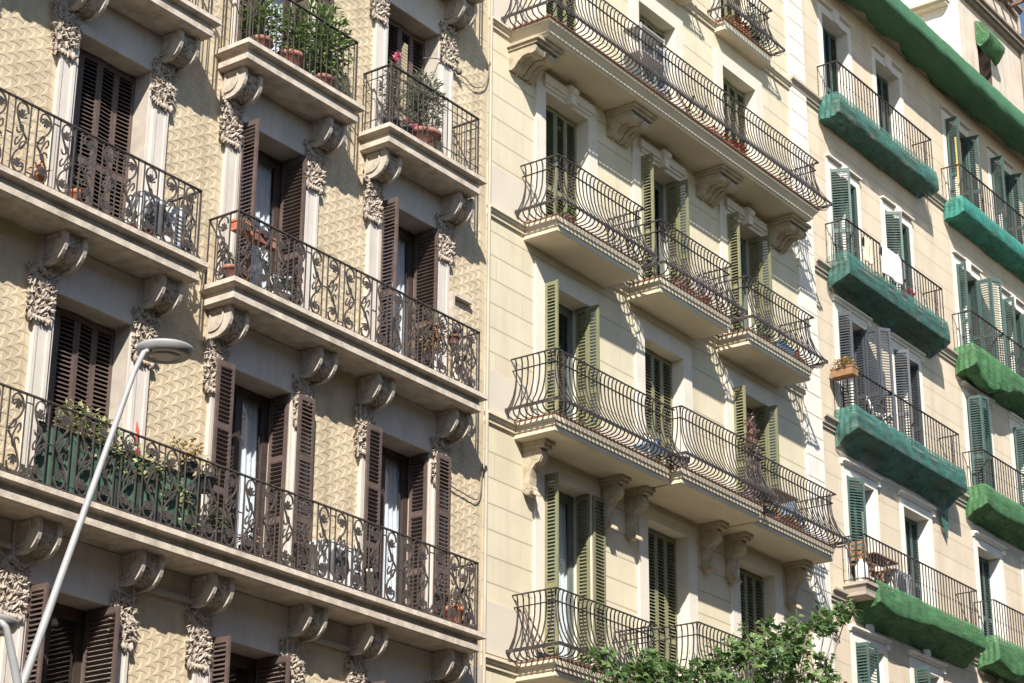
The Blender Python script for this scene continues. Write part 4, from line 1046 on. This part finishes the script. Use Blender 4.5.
for zz in (.35, .95, 1.5):
    b = MB(); b.box(-.42,.42,-.22,.22,zz,zz+.03); b.build('shelf', M['palegrey'], t)
for sx in (-1,1):
    for sy in (-1,1):
        b = MB(); b.box(sx*.41-.015,sx*.41+.015,sy*.21-.015,sy*.21+.015,0,1.55); b.build('post', M['palegrey'], t)
chair(31.25,-.5,f4,M['palegrey'],'grey folding chair behind the bellied rail, right of the shelf unit',rz=.4)
t = thing('glass_panel', 'tall framed glass panel standing against olive shutters beside the shelf unit', 'panel', (31.55,-.25,f4))
b = MB()
for a in ((-.35,0,0),(.35,0,0)): b.bar(a,(a[0],0,1.7),.05,.04)
b.bar((-.35,0,1.7),(.35,0,1.7),.04,.05); b.bar((-.35,0,.05),(.35,0,.05),.04,.05); b.build('frame', M['palegrey'], t)
b = MB(); b.quad((-.33,0,.07),(.33,0,.07),(.33,0,1.68),(-.33,0,1.68)); b.build('pane', M['glass'], t)
t = thing('deck_chair', 'folded wooden deck chair frame leaning on the rail, left of the red plants', 'deck chair', (32.4,-.55,f4))
b = MB()
for sx in (-1,1): b.bar((sx*.28,-.25,0),(sx*.28,.22,.92),.03,.05); b.bar((sx*.24,.25,0),(sx*.24,-.15,.75),.03,.045)
b.bar((-.28,.22,.92),(.28,.22,.92),.03,.05); b.bar((-.28,-.25,.02),(.28,-.25,.02),.03,.05); b.build('frame', M['wood2'], t)
b = MB(); b.quad((-.26,-.2,.15),(.26,-.2,.15),(.26,.19,.88),(-.26,.19,.88)); b.build('canvas', M['creamcloth'], t)
for x, lab in ((33.0,'red-brown plants in a long trough right of the deck chair'),(33.75,'dark red trough plants before the second upper olive shutters')):
    potted(x,-.72,f4,.1,.14,(.38,.12,.11),130,M['terra2'],M['lf_red'],lab,square=(.34,.09),L=.07,w=.05,cat='flower trough',name='flower_trough',group='flower troughs on the top balcony')
potted(34.95,-.20,f5,.1,.14,(.34,.10,.12),140,M['terra'],M['lf_red'],'orange-red flowers in a trough on the smallest, uppermost balcony',square=(.32,.08),L=.07,w=.06,cat='flower trough',name='flower_trough')
potted(35.55,-.20,f5,.13,.2,(.30,.11,.42),280,M['black'],M['lf_grey'],'tall dark green bush on the smallest, uppermost balcony',fz=.4,L=.08)
potted(34.55,-.20,f5,.08,.12,(.14,.10,.10),60,M['terra'],M['lf_dry'],'yellow flowering pot at the left end of uppermost balcony',L=.05)
# third floor
potted(28.0,-.60,f3,.11,.16,(.18,.10,.10),60,M['terra2'],M['lf_green'],'green potted plant behind the rail below the closed olive shutters at the left',L=.06)
potted(32.55,-.55,f3,.12,.22,(.34,.15,.30),260,M['terra2'],M['lf_lilac'],'lilac-white flowering bush at the right end of the middle small balcony',L=.05,w=.05)
potted(31.75,-.62,f3,.1,.14,(.34,.10,.12),110,M['terra2'],M['lf_mauve'],'mauve plants in a trough along the middle small balcony',square=(.32,.08),L=.06,cat='flower trough',name='flower_trough')
potted(34.8,-.58,f3,.12,.18,(.3,.12,.14),120,M['black'],M['lf_grey'],'dark bushy pot at the left of the right-hand small balcony',L=.07)
potted(35.5,-.60,f3,.12,.2,(.2,.10,.08),60,M['blue'],M['lf_grey'],'blue trough behind the bellied rail of the right-hand small balcony',square=(.30,.09),L=.06,cat='flower trough',name='flower_trough')
potted(36.05,-.60,f3,.1,.12,(.22,.10,.08),70,M['terra2'],M['lf_red'],'reddish trough plants at the right end, beside the blue trough',square=(.2,.08),L=.05,cat='flower trough',name='flower_trough')
t = thing('pale_post', 'slim pale metal post standing before the opened olive shutters at mid height', 'post', (31.05,-.70,f3))  # plain post, carries no lamp
b = MB(); b.lathe([(.04,0),(.025,.04),(.025,.95),(.04,.98),(.04,1.0)], (0,0,0), 10); b.build('post', M['palegrey'], t)
t = thing('pale_post', 'slim pale metal post before the opened shutters nearest the beige building', 'post', (34.25,-.70,f3))  # second plain post, also without a lamp
b = MB(); b.lathe([(.04,0),(.025,.04),(.025,.95),(.04,.98),(.04,1.0)], (0,0,0), 10); b.build('post', M['palegrey'], t)
# second floor
t = folding_table(30.5,-.60,f2,.62,.32,.34,M['blue'],M['palegrey'],'blue side table with white things on the joined balcony')
for x, m, lab in ((30.3,'white','white bottle standing at the left of the blue side table'),(30.5,'white','white jug standing in the middle of the blue side table'),(30.68,'blue','small blue can standing on the right of the blue side table')):
    b = MB(); b.lathe([(.05,f2+.34),(.055,f2+.36),(.055,f2+.52),(.02,f2+.58),(.02,f2+.62)], (x,-.60,0), 10); tag(b.build('bottle', M[m]), lab, 'bottle')
potted(31.05,-.88,f2+.02,.16,.26,(.12,.1,.06),20,M['palegrey'],M['lf_grey'],'wide grey metal tub at the corner where the balcony front steps out',L=.05)
t = thing('totem_plant', 'tall narrow column of mauve-brown plants rising above the rail', 'plant', (34.22,-.55,f2))
b = MB(); b.lathe([(.16,0),(.19,.28),(.2,.3),(.17,.3)], (0,0,0), 14); b.build('pot', M['terra2'], t)
b = MB(); b.tube([(0,0,.25),(0.02,0,1.1),(.0,.02,2.0)], [.04,.04,.025], 6); b.build('stem', M['wood2'], t)
b = MB()
for k in range(26):
    foliage(b, (.05*math.sin(k),.04*math.cos(k*1.3),.35+k*.066), (.13-.002*k,.12-.002*k,.09), 22, .075, .04)
b.build('foliage', M['lf_mauve'], t)
potted(33.7,-.72,f2,.11,.18,(.26,.14,.16),130,M['terra2'],M['lf_lilac'],'white and lilac flowering pot at the foot of the mauve column plant',L=.05)
folding_table(35.15,-.52,f2,.85,.50,.70,M['wicker'],M['wood2'],'brown wicker table right of the mauve column plant')
chair(35.95,-.45,f2,M['blue'],'blue slatted chair right of the wicker table',rz=-.5,seat_m=M['blue'])
potted(35.1,-.78,f2,.1,.12,(.4,.07,.08),90,M['terra2'],M['lf_dry'],'yellowish trough plants along the rail under the wicker table',square=(.42,.06),L=.05,cat='flower trough',name='flower_trough')
potted(34.1,-.80,f2,.1,.12,(.3,.07,.10),80,M['black'],M['lf_grey'],'dark grey-leaved trough at foot of the column plant, along the rail',square=(.3,.06),L=.06,cat='flower trough',name='flower_trough')
# first floor
for x, lab in ((27.42,'longer broom handle leaning in the corner of lowest bellied balcony'),(27.62,'shorter broom leaning right of the longer handle')):
    t = thing('broom', lab, 'broom', (x,-.45,f1)); b = MB(); b.bar((0,0,0.1),(-.12,.42,.95),.025,.025); b.build('handle', M['wood2'], t)
    b = MB(); b.box(-.12,.12,-.03,.03,0,.12); b.build('brush', M['black'], t)

# right building
g2, g3, g4, g5 = (RF[k][0] for k in (2,3,4,5))
def cloth(x0, x1, z0, z1, y, m, label, cat='towel', name='towel'):
    b = MB(); n = 14; rows = []
    for i in range(n+1):
        t = i/n; row = []
        for j in range(13):
            q = j/12; x = x0+(x1-x0)*t; yy = y+.025*math.sin(t*9+q*2)*q; zz = z1-(z1-z0)*q-.03*math.sin(t*PI)*q
            if j == 0: yy = y+.10; zz = z1-.25
            if j == 1: yy = y+.05; zz = z1+.012
            row.append(len(b.v)); b.v.append((x+.02*math.sin(q*5), yy, zz))
        rows.append(row)
    for i in range(n):
        for j in range(12): b.face((rows[i][j],rows[i][j+1],rows[i+1][j+1],rows[i+1][j]), True)
    o = b.build(name, m); o.modifiers.new('thickness','SOLIDIFY').thickness = .012
    return tag(o, label, cat)
cloth(40.42,41.36,g4+.28,g4+1.02,-.56,M['towel'],'white towel hanging over the balcony rail above the teal net')
cloth(39.62,39.95,g4+.30,g4+.95,-.53,M['creamcloth'],'narrow cream cloth hanging on the rail left of the white towel',cat='cloth',name='cloth')
potted(42.0,-.36,g4,.12,.20,(.26,.14,.14),150,M['terra2'],M['lf_red'],'reddish flowering pot right of the white towel',L=.06,flowers=(M['lf_pink'],[(-.1,-.1,.4,.05),(.12,-.12,.36,.05)]))
potted(40.6,-.38,g4,.1,.16,(.36,.10,.10),110,M['terra2'],M['lf_mauve'],'mauve trough plants on the floor below the white towel',square=(.4,.08),L=.06,cat='flower trough',name='flower_trough')
potted(38.62,-.36,g3+.80,.1,.20,(.26,.24,.12),240,M['wood'],M['lf_dry'],'yellow dry flowers in a wooden box hung outside the rail corner',square=(.13,.26),L=.07,w=.05,cat='window box',name='window_box')
chair(40.45,-.30,g3,M['white'],'white slatted chair behind the rail of the grey-blue shuttered balcony',rz=.3)
chair(39.15,-.30,g2,M['wood'],'light wooden folding chair at the left corner of the lowest netted balcony',rz=1.5)
chair(39.95,-.22,g2,M['wood'],'light wooden folding chair tucked under the far side of the wooden table',rz=0)
folding_table(39.85,-.30,g2,1.05,.42,.74,M['wood2'],M['wood'],'grey-brown wooden table on the lowest netted balcony',tilt=1)
t = thing('water_jug', 'white plastic water jug at the left corner beside the wooden chair', 'jug', (38.92,-.36,g2))
b = MB(); b.lathe([(.13,0),(.14,.02),(.14,.34),(.10,.42),(.04,.46),(.04,.50)], (0,0,0), 16); b.build('body', M['white'], t)
b = MB(); b.tube([(.1,0,.42),(.17,0,.40),(.17,0,.26),(.135,0,.22)], .014, 6); b.build('handle', M['white'], t)
b = MB(); b.box(45.62,45.86,-.28,-.24,g5,g5+2.0); b.box(45.60,45.88,-.285,-.235,g5+1.2,g5+1.26)
tag(b.build('board', M['yellowwood']), 'upright yellow wooden board above the turquoise net', 'board')
cloth(48.6,48.95,g3+.9,g3+1.9,-.33,M['blue'],'blue and white cloth hanging in the opened teal shutters at the right edge',cat='cloth',name='cloth')

# ================================================================== STREET AND GROUND
def sheet(name, x0, x1, y0, y1, z, m, top=None):
    b = MB(); b.quad((x0,y0,z),(x1,y0,z),(x1,y1,z),(x0,y1,z)); o = b.build(name, m); o['kind'] = 'structure'; return o
sheet('ground', -600, 600, -600, 600, -1.62, M['paving'])
sheet('road', -200, 260, -17, -7.2, -1.72+.104, M['asphalt'])
for nm, y0, y1 in (('pavement', -7.0, -.0), ('pavement', -32, -17.2)):
    b = MB(); b.box(-200, 260, y0, y1, -1.7, -1.6 if y0 > -10 else -1.6); o = b.build(nm, M['paving']); o['kind'] = 'structure'
for y in (-7.2, -17.2):
    b = MB(); b.box(-200, 260, y, y+.2, -1.7, -1.597); o = b.build('kerb', M['kerb']); o['kind'] = 'structure'
b = MB()
for i in range(60):
    x = -120+i*5; b.quad((x,-12.18,-1.611),(x+2.5,-12.18,-1.611),(x+2.5,-12.02,-1.611),(x,-12.02,-1.611))
o = b.build('lane_marking', M['paint']); o['kind'] = 'structure'

# row of houses added across the street, unseen behind the camera: it keeps the low sky off the lower floors
OP = thing('apartment_building', 'long plain five storey ochre building added across the street to block low sky, unseen behind the viewer', 'building', (15, -23, -1.6), world=True)
M['op'] = mat('ochre render', (.33, .26, .18, 1), .9, .1, 1.5, .2, 40, dirt=(.2, .16, .12, 1), dscale=1, damt=.5, streak=True)
b = MB(); b.box(-70, 95, -35, -23, -1.6, 17.2); b.box(-70.3, 95.3, -35.3, -22.5, 17.2, 17.7); b.build('wall', M['op'], OP)
for i in range(19):
    for f in range(4):
        x = -28+i*4.4; z = 2.4+f*3.7; b = MB()
        b.box(x-.8, x+.8, -23.0, -22.93, z, z+2.5); b.box(x-.95, x+.95, -23, -22.86, z+2.5, z+2.66); b.box(x-1.0, x+1.0, -23, -22.8, z-.14, z)
        b.build('window', M['r_shut'], OP)
# ================================================================== LIGHT, SKY, CAMERA
SUN = Vector((-1.32, -1.0, 1.42)).normalized()       # towards the sun
el = math.asin(SUN.z); az = math.atan2(SUN.x, SUN.y)
w = bpy.data.worlds.new('World'); sc.world = w; w.use_nodes = True
bg = w.node_tree.nodes['Background']; sky = w.node_tree.nodes.new('ShaderNodeTexSky'); sky.sky_type = 'NISHITA'; sky.sun_disc = False
sky.sun_elevation = el; sky.sun_rotation = az; sky.air_density = 1.0; sky.dust_density = .4
w.node_tree.links.new(sky.outputs[0], bg.inputs[0]); bg.inputs[1].default_value = .088
sd = bpy.data.lights.new('sun', 'SUN'); sd.energy = 5.0; sd.angle = math.radians(.5); sd.color = (1, .945, .86)
so = bpy.data.objects.new('sun', sd); COL.objects.link(so); so.rotation_euler = SUN.to_track_quat('Z', 'Y').to_euler(); so.location = (0,-30,60)
cam = bpy.data.cameras.new('camera'); co = bpy.data.objects.new('camera', cam); COL.objects.link(co); sc.camera = co
rx = Vector((0.59098527, -0.80665451, 0.00670096)); up = -Vector((0.30355605, 0.21468493, -0.9283125)); bk = -Vector((0.74738887, 0.55065314, 0.3717405))
mw = Matrix(((rx.x, up.x, bk.x, 0), (rx.y, up.y, bk.y, -20), (rx.z, up.z, bk.z, 0), (0,0,0,1))); co.matrix_world = mw
cam.sensor_width = 36; cam.sensor_fit = 'HORIZONTAL'; cam.lens = 75.47; cam.clip_start = .1; cam.clip_end = 3000
sc.view_settings.view_transform = 'Standard'; sc.view_settings.look = 'None'; sc.view_settings.exposure = .78; sc.view_settings.gamma = 1; sc.view_settings.use_curve_mapping = False
